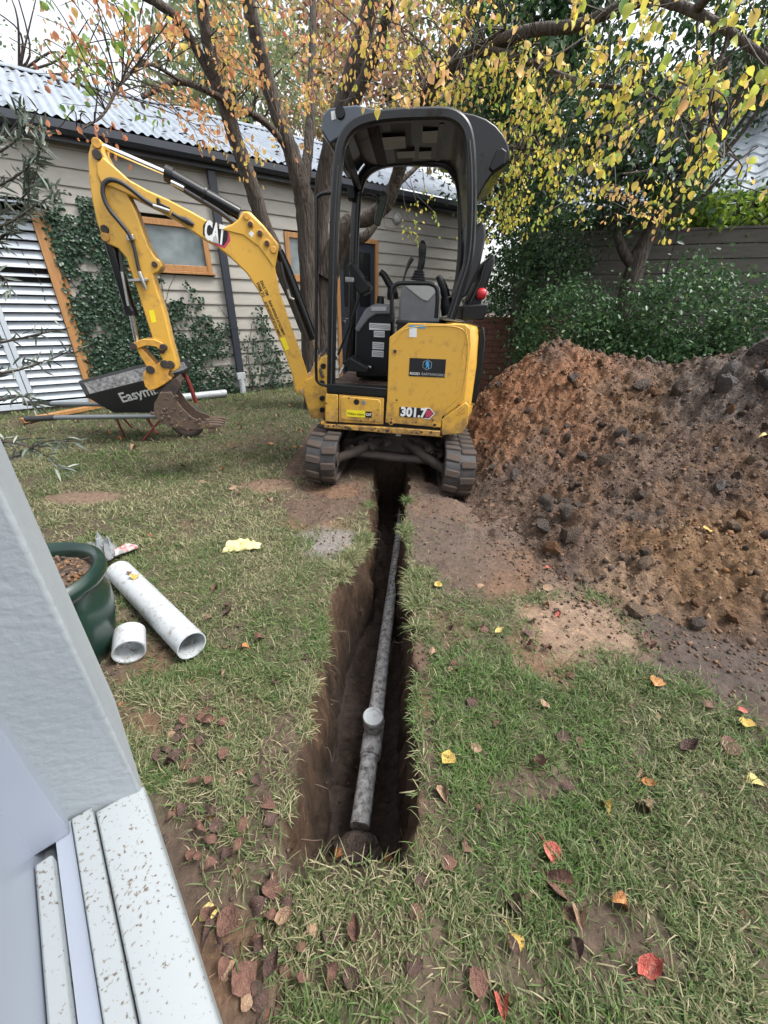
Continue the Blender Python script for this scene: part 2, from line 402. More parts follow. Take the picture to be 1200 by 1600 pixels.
put((.062, .047, .040), .9*blob(xx, yy, 1.55, 1.25, .6, .36, 35))      # dark topsoil
put((.24, .165, .115), .85*blob(xx, yy, .92, 1.42, .24, .24, 36))        # pale clay
put((.20, .135, .095), .7*blob(xx, yy, -2.25, 2.74, .34, .13, 33))
put((.22, .145, .10), .7*blob(xx, yy, -.93, 3.02, .24, .14, 34))
put((.10, .076, .064), .6*blob(xx, yy, .5, 2.3, .4, .6, 71))
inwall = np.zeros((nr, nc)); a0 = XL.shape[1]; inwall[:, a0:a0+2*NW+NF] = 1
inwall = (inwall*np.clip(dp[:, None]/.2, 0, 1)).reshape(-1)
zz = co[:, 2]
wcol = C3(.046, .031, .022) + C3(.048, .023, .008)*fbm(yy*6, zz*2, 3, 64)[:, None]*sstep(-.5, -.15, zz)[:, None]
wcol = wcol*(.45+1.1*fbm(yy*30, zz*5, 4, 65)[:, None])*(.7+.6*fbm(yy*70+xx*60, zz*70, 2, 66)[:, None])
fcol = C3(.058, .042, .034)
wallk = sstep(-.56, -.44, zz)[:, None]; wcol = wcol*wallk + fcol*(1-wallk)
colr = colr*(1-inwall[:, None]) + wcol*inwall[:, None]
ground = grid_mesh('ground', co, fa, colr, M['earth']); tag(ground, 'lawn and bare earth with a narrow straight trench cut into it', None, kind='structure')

def ground_z(x, y):
    x = np.asarray(x, float); y = np.asarray(y, float)
    el_, er_, d_ = edge_l(y), edge_r(y), depth(y)
    k = sstep(0, .055, x-el_)*sstep(0, .05, er_-x)
    return relief(x, y) - d_*k

# ------------------------------------------------------------------ soil heap
HC = np.array([(.60,4.4,-.02),(.66,3.6,-.02),(.74,2.95,-.02),(.80,2.4,-.02),(.86,1.95,0),(1.05,1.55,-.02),(1.35,1.28,-.03),(1.8,1.15,-.04),(2.4,1.1,-.04),
 (.98,3.9,.52),(1.05,3.2,.28),(1.15,2.6,.19),(1.3,2.0,.15),(1.6,1.6,.16),(2.1,1.5,.17),(2.9,1.5,.2),
 (1.35,4.2,.86),(1.64,4.45,.98),(1.5,3.4,.50),(1.7,2.7,.34),(2.0,2.2,.28),(2.6,2.1,.33),
 (2.3,3.85,.86),(1.95,4.2,.93),(2.65,3.1,.96),(2.85,3.5,.98),(2.2,3.1,.54),(3.4,3.0,1.0),(3.6,2.2,.55),
 (1.4,5.2,.45),(2.4,5.0,.45),(3.4,4.6,.5),(4.6,3.6,.4),(4.4,2.4,.3),(3.6,1.2,-.02),(1.0,5.0,.15),(4.9,4.6,.1),(3.0,5.8,.0),(1.5,6.0,-.02),(5.2,1.6,-.03),(.3,3.0,-.15),(.4,2.0,-.2),(.7,1.2,-.2),(1.4,.8,-.2),(3,.8,-.2),(.3,5,-.15)])
def _tps(r): return np.where(r > 1e-9, r*r*np.log(np.maximum(r, 1e-9)), 0)
_n = len(HC); _K = _tps(np.linalg.norm(HC[:, None, :2]-HC[None, :, :2], axis=-1)) + np.eye(_n)*.02
_Pm = np.concatenate([np.ones((_n, 1)), HC[:, :2]], 1); _A = np.block([[_K, _Pm], [_Pm.T, np.zeros((3, 3))]])
_W = np.linalg.solve(_A, np.concatenate([HC[:, 2], np.zeros(3)]))
def heap_base(x, y):
    x = np.asarray(x, float); y = np.asarray(y, float); s = _W[_n] + _W[_n+1]*x + _W[_n+2]*y
    for i in range(_n): s = s + _W[i]*_tps(np.hypot(x-HC[i, 0], y-HC[i, 1]))
    return s
def heap_z(x, y):
    b_ = heap_base(x, y); k = np.clip(b_/.15, 0, 1)
    lum = (fbm(x*2.3, y*2.3, 3, 81)-.5)*.20 + (np.abs(fbm(x*5, y*5, 4, 82)-.5)*2-.3)*.10 + (np.abs(fbm(x*12, y*12, 3, 85)-.5)*2-.3)*.075 + (fbm(x*24, y*24, 3, 83)-.5)*.065 + (fbm(x*62, y*62, 2, 84)-.5)*.034
    return b_ + lum*(.35+.65*k)
hx = np.concatenate([np.arange(.45, 3.2, .0125), np.arange(3.2, 5.3, .05)]); hy = np.concatenate([np.arange(.95, 4.7, .0135), np.arange(4.7, 6.0, .05)])
HX, HY = np.meshgrid(hx, hy); HZ = heap_z(HX, HY)
nr2, nc2 = HX.shape; hco = np.stack([HX, HY, HZ], -1).reshape(-1, 3).astype(np.float32)
ii = (np.arange(nr2-1)[:, None]*nc2+np.arange(nc2-1)[None]).reshape(-1); hfa = np.stack([ii, ii+1, ii+nc2+1, ii+nc2], -1).astype(np.int32)
keep = (hco[hfa][:, :, 2].max(1) > -.06); hfa = hfa[keep]
hxx, hyy = hco[:, 0], hco[:, 1]
def heap_col(x, y):
    c = np.array([.15, .098, .070])*(1-.4*fbm(x*3, y*3, 3, 91)[:, None])
    def mixc(c, col, k): return c*(1-k[:, None]) + np.array(col)*k[:, None]
    c = mixc(c, (.27, .125, .062), .9*blob(x, y, 1.35, 4.0, .75, .85, 92))
    c = mixc(c, (.22, .115, .065), .6*blob(x, y, 1.3, 3.2, .5, .5, 93))
    c = mixc(c, (.20, .115, .055), .8*blob(x, y, 2.0, 1.75, .65, .36, 94))
    c = mixc(c, (.26, .175, .115), .8*blob(x, y, 1.22, 1.62, .26, .22, 95))
    c = mixc(c, (.17, .10, .055), .7*blob(x, y, 2.2, 3.3, .5, .35, 96))
    c = mixc(c, (.088, .067, .056), .7*sstep(.52, .66, fbm(x*1.9, y*1.9, 4, 97)))
    c = mixc(c, (.16, .088, .045), .55*sstep(.55, .7, fbm(x*4.3, y*4.3, 4, 98)))
    c = mixc(c, (.115, .095, .085), .8*blob(x, y, 2.75, 3.1, .45, .4, 99))
    return c*(.7+.6*fbm(x*30, y*30, 2, 100)[:, None])
M['heap'] = earth_mat('dug_soil', 1.0, 42, .035)
heap = grid_mesh('soil_heap', hco, hfa, heap_col(hxx, hyy), M['heap'])
tag(heap, 'big heap of loose red brown and dark dug soil beside the digger', 'soil heap')
used = np.zeros(len(hco), bool)

def lump_mesh(name, seed, sub=3, m=None):
    bm = bmesh.new(); bmesh.ops.create_icosphere(bm, subdivisions=sub, radius=1)
    for v in bm.verts:
        p = v.co.copy(); k = 1 + .42*mn.noise(p*1.3+Vector((seed*7.1, 0, 0))) + .22*mn.noise(p*3.1+Vector((0, seed*3.7, 0)))
        v.co = p*(k+.12*mn.noise(p*6.5+Vector((seed*1.7, 2, 0))))
    rs = random.Random(seed)
    for _ in range(7):
        d = Vector((rs.gauss(0, 1), rs.gauss(0, 1), rs.gauss(0, 1))).normalized(); lim = rs.uniform(.55, .85)
        for v in bm.verts:
            e = v.co.dot(d)
            if e > lim: v.co -= d*(e-lim)*.9
    me = bpy.data.meshes.new(name); bm.to_mesh(me); bm.free(); me.shade_smooth(); me.set_sharp_from_angle(angle=R(24)); me.materials.append(m); return me
def clod_mat(name, a, b_): return mat(name, [(.3, a), (.7, b_)], 3, 9, .9, 1.0, 9, dist=.12)
CM = [clod_mat('dark_clod', (.095, .072, .06), (.16, .122, .10)), clod_mat('brown_clod', (.085, .055, .038), (.15, .10, .068)),
      clod_mat('rust_clod', (.17, .08, .035), (.28, .14, .06)), clod_mat('tan_clod', (.20, .14, .09), (.30, .21, .14)), clod_mat('grey_clod', (.12, .105, .10), (.19, .165, .15))]
LM = [[lump_mesh('clod', s*5+k, 2, CM[k]) for s in range(3)] for k in range(5)]
def heap_top(x, y): return float(max(heap_z(np.array([x]), np.array([y]))[0], ground_z(np.array([x]), np.array([y]))[0]))
def add_clod(x, y, r, k, sink=.25):
    o = bpy.data.objects.new('clod', LM[k][random.randrange(3)])
    o.location = (x, y, heap_top(x, y)+r*(.55-sink)); o.rotation_euler = (random.random()*6, random.random()*6, random.random()*6)
    o.scale = (r*random.uniform(.85, 1.25), r*random.uniform(.85, 1.2), r*random.uniform(.65, .95)); link(o, heap); return o
def heap_hit(px_dir): pass
for (x, y, r, k) in [(1.12,2.50,.055,0),(1.20,2.40,.06,0),(1.09,2.36,.05,0),(1.27,2.33,.05,0),(1.15,2.22,.06,0),(1.03,2.32,.045,1),(1.10,2.02,.07,1),(.98,1.98,.06,2),(1.0,2.18,.05,0),
                     (2.05,2.02,.05,2),(2.9,3.25,.13,4),(2.62,3.2,.09,4),(2.5,3.05,.075,4),(2.72,2.95,.08,4),(3.0,3.0,.12,0),(2.35,3.3,.08,1),(2.2,3.55,.07,0),(1.6,2.75,.06,1),(1.9,2.9,.06,1),(1.35,1.72,.05,3),(1.22,1.5,.045,3),(1.62,1.42,.03,2),(1.5,1.5,.03,2)]:
    add_clod(x, y, r, k)
_k = 0
while _k < 245:
    x = random.uniform(.82, 3.1); y = random.uniform(1.25, 4.4)
    if heap_base(np.array([x]), np.array([y]))[0] < .03: continue
    red = (x < 1.8 and y > 3.3)
    kk = random.choices([0, 1, 2, 3, 4], [3, 4, 5 if red else 1.2, 1, 0.2 if x < 2.2 else 2])[0]
    add_clod(x, y, .014 + .035*random.random()**2.2, kk); _k += 1
# crumbs: too small to pick apart
ico = bmesh.new(); bmesh.ops.create_icosphere(ico, subdivisions=1, radius=1); ico.verts.ensure_lookup_table()
itv = np.array([v.co[:] for v in ico.verts])*np.random.default_rng(3).uniform(.5, 1.35, (len(ico.verts), 1)); itf = [[v.index for v in f.verts] for f in ico.faces]; ico.free()
def crumbs(name, pts, rad, tint, m, parent):
    n = len(pts); A = unit(rng.normal(size=(n, 3))); B, C = frames(A, rng.normal(size=(n, 3)))
    return inst_mesh(name, m, itv, itf, pts, A, B, C, rad, rad*rng.uniform(.6, 1.1, n), tint, parent)
M['crumb'] = leaf_mat('soil_crumbs', [(0, (.06, .046, .040)), (.35, (.115, .080, .060)), (.6, (.17, .105, .068)), (.8, (.21, .105, .045)), (1, (.30, .21, .14))], 0, .9, .2)
n = 17000
cx = rng.uniform(.6, 3.2, n); cy = rng.uniform(1.1, 4.5, n); hb = heap_base(cx, cy); ok = hb > -.07; cx, cy = cx[ok], cy[ok]
cz = np.maximum(heap_z(cx, cy), ground_z(cx, cy)); rr = .0022+.009*rng.random(len(cx))**3
ti = np.clip(.36+.2*rng.normal(size=len(cx))+.35*blob(cx, cy, 1.35, 4.0, .7, .8, 92)+.35*blob(cx, cy, 2.0, 1.75, .6, .4, 94), 0, 1)
tag(crumbs('soil_crumbs', np.stack([cx, cy, cz+rr*.4], -1), rr, ti, M['crumb'], heap), kind='stuff')
n = 2600
cx = rng.uniform(.62, 3.2, n); cy = rng.uniform(1.15, 4.4, n); hb = heap_base(cx, cy); ok = hb > -.04; cx, cy = cx[ok], cy[ok]
cz = np.maximum(heap_z(cx, cy), ground_z(cx, cy)); rr = .006+.020*rng.random(len(cx))**3
ti = np.clip(.28+.2*rng.normal(size=len(cx))+.35*blob(cx, cy, 1.35, 4.0, .7, .8, 92)+.3*blob(cx, cy, 2.0, 1.75, .6, .4, 94), 0, 1)
tag(crumbs('soil_lumps', np.stack([cx, cy, cz+rr*.15], -1), rr, ti, M['crumb'], heap), kind='stuff')
# crumbs on the bare ground round the trench and on the trench floor
n = 9000
cx = rng.uniform(-1.2, 1.9, n); cy = rng.uniform(.3, 3.6, n); p = soil_mask(cx, cy); inn = (cx > edge_l(cy)+.05) & (cx < edge_r(cy)-.05) & (depth(cy) > .3)
ok = (rng.random(n) < p*.9) | inn; cx, cy, inn = cx[ok], cy[ok], inn[ok]
cz = ground_z(cx, cy); rr = .002+.010*rng.random(len(cx))**3 - inn*.0012
ti = np.clip(.3+.2*rng.normal(size=len(cx))-.2*inn, 0, 1)
tag(crumbs('loose_crumbs', np.stack([cx, cy, cz+rr*.3], -1), rr, ti, M['crumb'], None), 'small loose soil crumbs scattered over the bare ground', kind='stuff')

# cut roots sticking out of the trench sides
rt_mb = MB()
for k in range(30):
    y = random.uniform(.62, 2.7); sd = random.choice((-1, 1)); zt = random.uniform(-.38, -.03)
    x0 = float(edge_l(np.array([y]))[0])+.02 if sd < 0 else float(edge_r(np.array([y]))[0])-.02
    ln = random.uniform(.03, .11); d = -sd
    rt_mb.tube(cmr([(x0-d*.04, y, zt+.01), (x0+d*ln*.4, y+random.uniform(-.02, .02), zt-.01), (x0+d*ln*.7, y+random.uniform(-.04, .04), zt-ln*.5), (x0+d*ln*.8, y+random.uniform(-.05, .05), zt-ln*1.1)], 3), [.0018, .0011, .0005], 4, False)
tag(rt_mb.build('cut_roots', mat('cut_root', (.11, .072, .05), 20, 3, .8), None), 'thin cut roots sticking out of the trench sides', kind='stuff')

# ================================================================== GRASS
M['grass'] = leaf_mat('grass_blades', [(0, (.36, .32, .20)), (.16, (.24, .23, .125)), (.36, (.125, .16, .066)), (.65, (.070, .125, .036)), (1, (.115, .22, .045))], .25, .55, .3)
BT = [(0, -.5, 0), (0, .5, 0), (.4, -.45, .10), (.4, .45, .10), (.75, -.3, .10), (.75, .3, .10), (1, 0, .0)]
BF = [(0, 1, 3), (0, 3, 2), (2, 3, 5), (2, 5, 4), (4, 5, 6)]
def blades(N, x0, x1, y0, y1, lmin, lmax, wid, dens_fn=None, edge=False):
    x = rng.uniform(x0, x1, N); y = rng.uniform(y0, y1, N)
    s = soil_mask(x, y)
    ok = (np.abs(x) < 1.12*(y+.45)) & (rng.random(N) > s*.985)
    tuft = fbm(x*15, y*15, 3, 121); ok &= rng.random(N) < .32+.68*sstep(.38, .58, tuft)
    ok &= ~((x > edge_l(y)-.005) & (x < edge_r(y)+.005) & (depth(y) > .05))
    ok &= (x*.747+y*.665 > -.03) | (-.665*x+.747*y > .95)
    if dens_fn is not None: ok &= dens_fn(x, y)
    return x[ok], y[ok]
sets = []
for N, x0, x1, y0, y1, l0, l1, wd in [(100000, -1.0, 1.35, .18, 1.15, .016, .058, .0031), (100000, -1.9, 1.6, 1.0, 2.2, .016, .048, .0034), (80000, -3.4, .6, 2.0, 3.8, .02, .05, .0048), (56000, -5.8, 0, 3.6, 8.6, .03, .06, .0075)]:
    x, y = blades(N, x0, x1, y0, y1, l0, l1, wd)
    n = len(x); sets.append((x, y, rng.uniform(l0, l1, n)*(1+.5*(rng.random(n) < .06)), wd*rng.uniform(.6, 1.25, n), np.zeros(n)))
# fringe hanging over the trench lips
def fringe(fn, sgn, segs):
    for (y0, y1, N, ln) in segs:
        y = rng.uniform(y0, y1, N*3); y = y[rng.random(N*3) < sstep(.42, .62, fbm(y*11+sgn*5, y*3, 3, 123))]; N = len(y); x = fn(y) + sgn*np.abs(rng.normal(0, .035, N)) - sgn*.012; n = N
        sets.append((x, y, rng.uniform(.4, 1.1, n)*ln, .0032*rng.uniform(.7, 1.3, n), np.full(n, -sgn*1.0)))
fringe(edge_l, -1, [(1.05, 1.45, 520, .06), (1.72, 1.99, 1500, .085), (1.95, 2.45, 900, .075), (2.45, 2.9, 350, .06), (.6, 1.05, 160, .05)])
fringe(edge_r, 1, [(1.38, 1.85, 1300, .08), (2.05, 2.75, 1000, .07), (.85, 1.35, 200, .05), (.5, .85, 120, .05)])
y = rng.uniform(.33, .46, 900); x = rng.uniform(-.28, .10, 900); sets.append((x, y, rng.uniform(.02, .05, 900), np.full(900, .0028), np.zeros(900)))
x = np.concatenate([s[0] for s in sets]); y = np.concatenate([s[1] for s in sets]); ln = np.concatenate([s[2] for s in sets]); wd = np.concatenate([s[3] for s in sets]); lean = np.concatenate([s[4] for s in sets])
n = len(x); z = relief(x, y)
az = rng.uniform(0, 2*math.pi, n) + 0; elv = np.radians(np.clip(rng.normal(27, 20, n), 2, 85))
A = np.stack([np.cos(az)*np.cos(elv), np.sin(az)*np.cos(elv), np.sin(elv)], -1)
A[:, 0] += lean*.7*rng.random(n); A[:, 2] -= np.abs(lean)*.45*rng.random(n); A = unit(A)
hint = np.tile(np.array([0, 0, 1.0]), (n, 1)) + rng.normal(0, .35, (n, 3)); B, C = frames(A, hint)
patch = fbm(x*2.2, y*2.2, 3, 111)
green = sstep(.42, .62, patch); green = np.maximum(green, .9*blob(x, y, .45, .95, .35, .6, 112)); green = np.maximum(green, .9*blob(x, y, -.45, 1.45, .12, .4, 113)); green = np.maximum(green, .8*blob(x, y, -1.0, 1.75, .25, .3, 114))
green = np.maximum(green, .75*sstep(3.4, 4.4, y))
ti = np.clip(.265+.09*(x > .15)-.06*sstep(1.2, 1.7, y)*(1-sstep(3.2, 4.0, y))*(x < 0)+.36*green*rng.random(n)**.6 + rng.normal(0, .23, n), 0, 1)
grass = inst_mesh('grass', M['grass'], BT, BF, np.stack([x, y, z-.002], -1), A, B, C, ln, wd, ti, None, bend=rng.uniform(.4, 2.4, n))
tag(grass, 'short trodden lawn grass, green mixed with dry straw', kind='stuff')

# ================================================================== WEATHERBOARD HOUSE
HD = np.array([.8192, .5736, 0]); HN = np.array([.5736, -.8192, 0]); H0 = np.array([-2.505, 7.109, 0])
def HF(s, o, z): return tuple(H0 + HD*s + HN*o + np.array([0, 0, z]))
house = empty('weatherboard_house', HF(1, -1, 0)); house_inv = None
tag(house, 'grey weatherboard house with corrugated metal roof and charcoal gutter', 'house')
def HB(lo, hi): return MB().box(lo, hi, HF)
bpy.context.view_layer.update()
def hbuild(mb, name, m, parent=None, **k):
    """house pieces are written in world coordinates and hung under the house"""
    o = mb.build(name, m, parent or house, **k)
    if parent is None: o.matrix_parent_inverse = Matrix.Translation(HF(1, -1, 0)).inverted()
    return o
S0, S1 = -5.2, 5.25
hbuild(HB((S0, -2.6*2, 0), (S1, -.03, 3.1)), 'wall_core', M['dark'])
SLV = -2.19     # right edge of louvres
OPEN = [(S0, -2.02, 0, 2.40), (-1.27, -.18, 1.73, 2.38), (1.02, 1.62, 1.70, 2.40), (1.93, 2.83, 0, 2.43)]
PITCHB = .18
z = .10; row = 0
while z < 3.08:
    zt = min(z+PITCHB, 3.10); cuts = [(S0, S1)]
    for a, b_, c, d in OPEN:
        if c-.02 < (z+zt)/2 < d+.02:
            nx = []
            for p, q in cuts:
                if b_ <= p or a >= q: nx.append((p, q)); continue
                if a > p: nx.append((p, a))
                if b_ < q: nx.append((b_, q))
            cuts = nx
    for p, q in cuts:
        if q-p < .03: continue
        jp = p+.001; jq = q-.001; wob = random.uniform(-.0015, .0015)
        prof = [(.026+wob, z-.012), (.026+wob, z+.004), (.006, zt), (-.012, zt), (-.012, z-.012)]
        MBp = MB(); MBp.prism([(o_, z_) for o_, z_ in prof], jp, jq, lambda a, b2, w2: HF(w2, a, b2))
        hbuild(MBp, 'weatherboard', M['board'])
    z += PITCHB; row += 1
hbuild(HB((S0, -.02, -.1), (S1, .008, .09)), 'plinth', M['mortar'])
hbuild(HB((S1-.002, -.10, 0), (S1+.05, .04, 3.08)), 'corner_board', M['board'])
# roof
def corrugated(name, o0, z0, o1, z1, amp=.014, pit=.105):
    ss = np.arange(S0-.2, S1+.25, .0175); v = []
    for s in ss:
        hgt = amp*math.sin(2*math.pi*s/pit); v += [HF(s, o0, z0+hgt), HF(s, o1, z1+hgt)]
    f = [(2*i, 2*i+1, 2*i+3, 2*i+2) for i in range(len(ss)-1)]
    m_ = MB(); m_.add(v, f); return hbuild(m_, name, M['zinc'], smooth=60)
corrugated('roof_sheet', .27, 3.19, -2.5, 4.38); corrugated('roof_sheet', -5.3, 3.19, -2.52, 4.38)
hbuild(MB().prism([(-2.62, 4.36), (-2.5, 4.425), (-2.38, 4.36), (-2.38, 4.345), (-2.5, 4.405), (-2.62, 4.345)], S0-.2, S1+.25, lambda a, b_, w_: HF(w_, a, b_)), 'ridge_cap', M['zinc'])
hbuild(HB((S0-.2, .12, 3.0), (S1+.22, .15, 3.17)), 'fascia', M['gutter'])
hbuild(MB().prism([(.152, 3.05), (.24, 3.05), (.275, 3.09), (.275, 3.165), (.262, 3.165), (.262, 3.10), (.235, 3.065), (.152, 3.065)], S0-.2, S1+.22, lambda a, b_, w_: HF(w_, a, b_)), 'gutter', M['gutter'])
hbuild(HB((S0-.2, -.02, 3.085), (S1+.22, .12, 3.10)), 'soffit', M['board'])
n_ = 230; ds = rng.uniform(S0, S1, n_); do_ = rng.uniform(-2.3, .2, n_); dpos = np.array([HF(a, b_, 3.19-(b_-.27)*(1.19/2.77)+.022) for a, b_ in zip(ds, do_)])
dA = unit(rng.normal(size=(n_, 3))*np.array([1, 1, .2])); dB, dC = frames(dA, np.tile(np.array([0, 0, 1.0]), (n_, 1)))
M['roof_debris'] = leaf_mat('roof_leaf_litter', [(0, (.05, .035, .03)), (.7, (.13, .08, .055)), (1, (.30, .16, .08))], 0)
_d = inst_mesh('leaf_debris', M['roof_debris'], [(0, 0, 0), (.32, -.42, .07), (.32, .42, .07), (.68, -.36, .05), (.68, .36, .05), (1, 0, -.06)], [(0, 2, 4, 5), (0, 5, 3, 1)], dpos, dA, dB, dC, rng.uniform(.06, .12, n_), rng.uniform(.05, .08, n_), rng.random(n_), house); _d['kind'] = 'stuff'; _d.matrix_parent_inverse = Matrix.Translation(HF(1, -1, 0)).inverted()
# downpipe
dpp = hbuild(MB().box((-.055, .03, .30), (.055, .105, 3.05), HF), 'downpipe', M['gutter'], bevel=.008)
for zz_ in (1.0, 2.3): hbuild(MB().box((-.06, .024, zz_), (.06, .109, zz_+.03), HF), 'pipe_bracket', M['gutter'])
hbuild(MB().box((-.068, .024, .22), (.068, .112, .33), HF), 'pipe_adaptor', M['pvc'], bevel=.006)
hbuild(MB().cyl(HF(0, .068, -.03), HF(0, .068, .22), .05, 18), 'pipe_outlet', M['pvc'], smooth=40)
# windows
def window(s0, s1, z0, z1, fw_=.075):
    r = bpy.data.objects.new('window', None); link(r, house); r.matrix_parent_inverse = Matrix.Translation(HF(1, -1, 0)).inverted()
    for lo, hi in [((s0, -.02, z0), (s0+fw_, .045, z1)), ((s1-fw_, -.02, z0), (s1, .045, z1)), ((s0+fw_, -.02, z1-fw_), (s1-fw_, .043, z1)), ((s0+fw_, -.02, z0), (s1-fw_, .043, z0+fw_))]:
        HB(lo, hi).build('window_frame', M['timber'], r, bevel=.004)
    HB((s0-.03, .0, z0-.035), (s1+.03, .065, z0-.002)).build('window_sill', M['timber'], r, bevel=.004)
    HB((s0+fw_, -.015, z0+fw_), (s1-fw_, .005, z1-fw_)).build('pane', M['glass'], r)
    return r
window(-1.27, -.18, 1.77, 2.38); window(1.02, 1.62, 1.74, 2.40)
# door
dr = bpy.data.objects.new('door', None); link(dr, house); dr.matrix_parent_inverse = Matrix.Translation(HF(1, -1, 0)).inverted()
HB((2.0, -.02, .05), (2.765, .012, 2.36)).build('door_leaf', M['door'], dr)
for a, b_, c, d in [(2.10, 2.34, 1.35, 2.22), (2.43, 2.67, 1.35, 2.22)]: HB((a, .0, c), (b_, .016, d)).build('door_pane', M['glass'] if 0 else M['gloss_black'], dr)
for a, b_, c, d in [(2.10, 2.34, .22, 1.15), (2.43, 2.67, .22, 1.15)]: HB((a, .0, c), (b_, .022, d)).build('door_panel', M['door'], dr, bevel=.012)
MB().cyl(HF(2.07, .01, 1.1), HF(2.07, .06, 1.1), .02, 10).build('door_handle', M['steel'], dr)
for lo, hi in [((1.93, -.02, 0), (2.0, .05, 2.43)), ((2.765, -.02, 0), (2.83, .05, 2.43)), ((2.0, -.02, 2.362), (2.765, .05, 2.43))]: HB(lo, hi).build('door_frame', M['timber'], dr, bevel=.004)
# bulkhead lamp by the door
ls, lz = (3.237,2.795)
lamp = MB()
lamp.loft([[HF(ls+r_*math.cos(a), o_, lz+r_*math.sin(a)) for a in np.linspace(0, 2*math.pi, 18, endpoint=False)] for r_, o_ in [(.075, .026), (.085, .045), (.085, .06), (.07, .085), (.04, .10), (.012, .105)]])
wl_ = lamp.build('wall_lamp', M['light_plastic'], None, smooth=45); tag(wl_, 'small round grey bulkhead lamp on the weatherboards above the door', 'lamp')
# louvre shutters on the left
lou = empty('louvre_shutter', HF(-3.2, .03, 0)); tag(lou, 'pale blue grey louvre shutters with timber posts on the weatherboard house', 'shutter')
LI = Matrix.Translation(HF(-3.2, .03, 0)).inverted()
def lb(mb, name, m, **k):
    o = mb.build(name, m, lou, **k); o.matrix_parent_inverse = LI; return o
lb(HB((S0, -.02, 0), (-2.19, -.012, 2.36)), 'backing', M['dark'])
stA, stB = -2.90, -2.78
for lo, hi in [((stA, .0, .05), (stA+.056, .05, 1.78)), ((stB-.056, .0, .05), (stB, .05, 1.78)), ((S0, 0, .05), (stA, .048, .12)), ((stB, 0, .05), (-2.19, .048, .12))]: lb(HB(lo, hi), 'stile', M['slat'], bevel=.004)
z = .15; k = 0
while z < 2.28:
    for a, b_ in ([(S0, stA), (stB, -2.195)] if z < 1.76 else [(S0, -2.195)]):
        op = .018 if z < 1.52 else (.055 if z < 1.70 else .012)
        t_ = .080 if op < .03 else .036
        prof = [(.052, z), (.047, z-.005), (-.004, z+t_-.005), (.0, z+t_)]
        lb(MB().prism(prof, a+.002, b_-.002, lambda p, q, w_: HF(w_, p, q)), 'slat', M['slat'])
    z += .098
lb(HB((-2.19, -.01, 0), (-2.065, .075, 2.34)), 'post', M['timber'], bevel=.006)
lb(HB((-2.062, -.01, 0), (-2.02, .055, 2.37)), 'post_trim', M['timber'], bevel=.004)
lb(MB().prism([(-.01, 2.40), (.20, 2.365), (.20, 2.35), (-.01, 2.375)], S0, -1.98, lambda a, b_, w_: HF(w_, a, b_)), 'awning', M['zinc'])
# ------------------------------------------------------------------ neighbour house, fence, brick wall on the right
E0 = np.array((3.250,9.000,2.793)); E1 = np.array((5.590,7.204,2.900)); E0[2] = 2.90
ed_ = E1-E0; ed_[2] = 0; EL = np.linalg.norm(ed_); ed_ = ed_/EL; en = np.array([-ed_[1], ed_[0], 0])   # en: away from the camera
if en[1] < 0: en = -en
nb = empty('neighbour_house', tuple(E0*.5+E1*.5-np.array([0, 0, 2.9]))); NBI = Matrix.Translation(nb.location).inverted()
tag(nb, 'neighbouring house with pale grey tiled roof behind the fence', 'house')
def NF_(s, o, z): return tuple(np.array([E0[0], E0[1], 0]) + ed_*s + en*o + np.array([0, 0, z]))
def nbld(mb, name, m, **k):
    o = mb.build(name, m, nb, **k); o.matrix_parent_inverse = NBI; return o
nbld(MB().box((-.6, .35, 0), (EL+3, 5, 2.85), NF_), 'wall', M['fence'])
nbld(MB().box((-.9, -.02, 2.80), (EL+3.2, .02, 2.93), NF_), 'fascia', M['gutter'])
SL = .62
nbld(MB().prism([(0, 2.91), (6, 2.91+6*SL), (6, 2.86+6*SL), (0, 2.86)], -.9, EL+3.2, lambda a, b_, w_: NF_(w_, a, b_)), 'roof_deck', M['dark'])
tw, tl = .30, .36
tmesh = None
def tile_mesh():
    v = []; f = []
    n_ = 8; cs = SL/math.hypot(1, SL); cc = 1/math.hypot(1, SL)
    for j, (t, zz_) in enumerate([(0, .045), (0, .02), (tl, 0)][0:1] + [(tl*1.05, .012)]):
        for i in range(n_+1):
            u = i/n_; h = .026*math.sin(u*2*math.pi)+.0
            a = t*cc; b_ = t*cs + zz_ + h
            p = ed_*(u*tw) + en*a + np.array([0, 0, b_]); v.append(tuple(p))
    for i in range(n_+1):
        u = i/n_; p = ed_*(u*tw) + np.array([0, 0, .012+.026*math.sin(u*2*math.pi)]); v.append(tuple(p))
    for i in range(n_): f.append((i, i+1, n_+2+i, n_+1+i)); f.append((2*(n_+1)+i, 2*(n_+1)+i+1, i+1, i))
    me = bpy.data.meshes.new('roof_tile'); me.from_pydata(v, [], f); me.update(); me.shade_smooth(); me.set_sharp_from_angle(angle=R(50)); me.materials.append(M['tile']); return me
TM = tile_mesh(); cc = 1/math.hypot(1, SL)
for r_ in range(11):
    for c_ in range(int((EL+2.0)/tw)):
        s_ = -.6+c_*tw
        if r_ > 6 and s_ < 1.2: continue
        o = bpy.data.objects.new('roof_tile', TM); o.location = NF_(s_, -.06+r_*tl*.88*cc, 2.915+(-.06+r_*tl*.88*cc)*SL+random.uniform(-.004, .004)); link(o, nb); o.matrix_parent_inverse = NBI
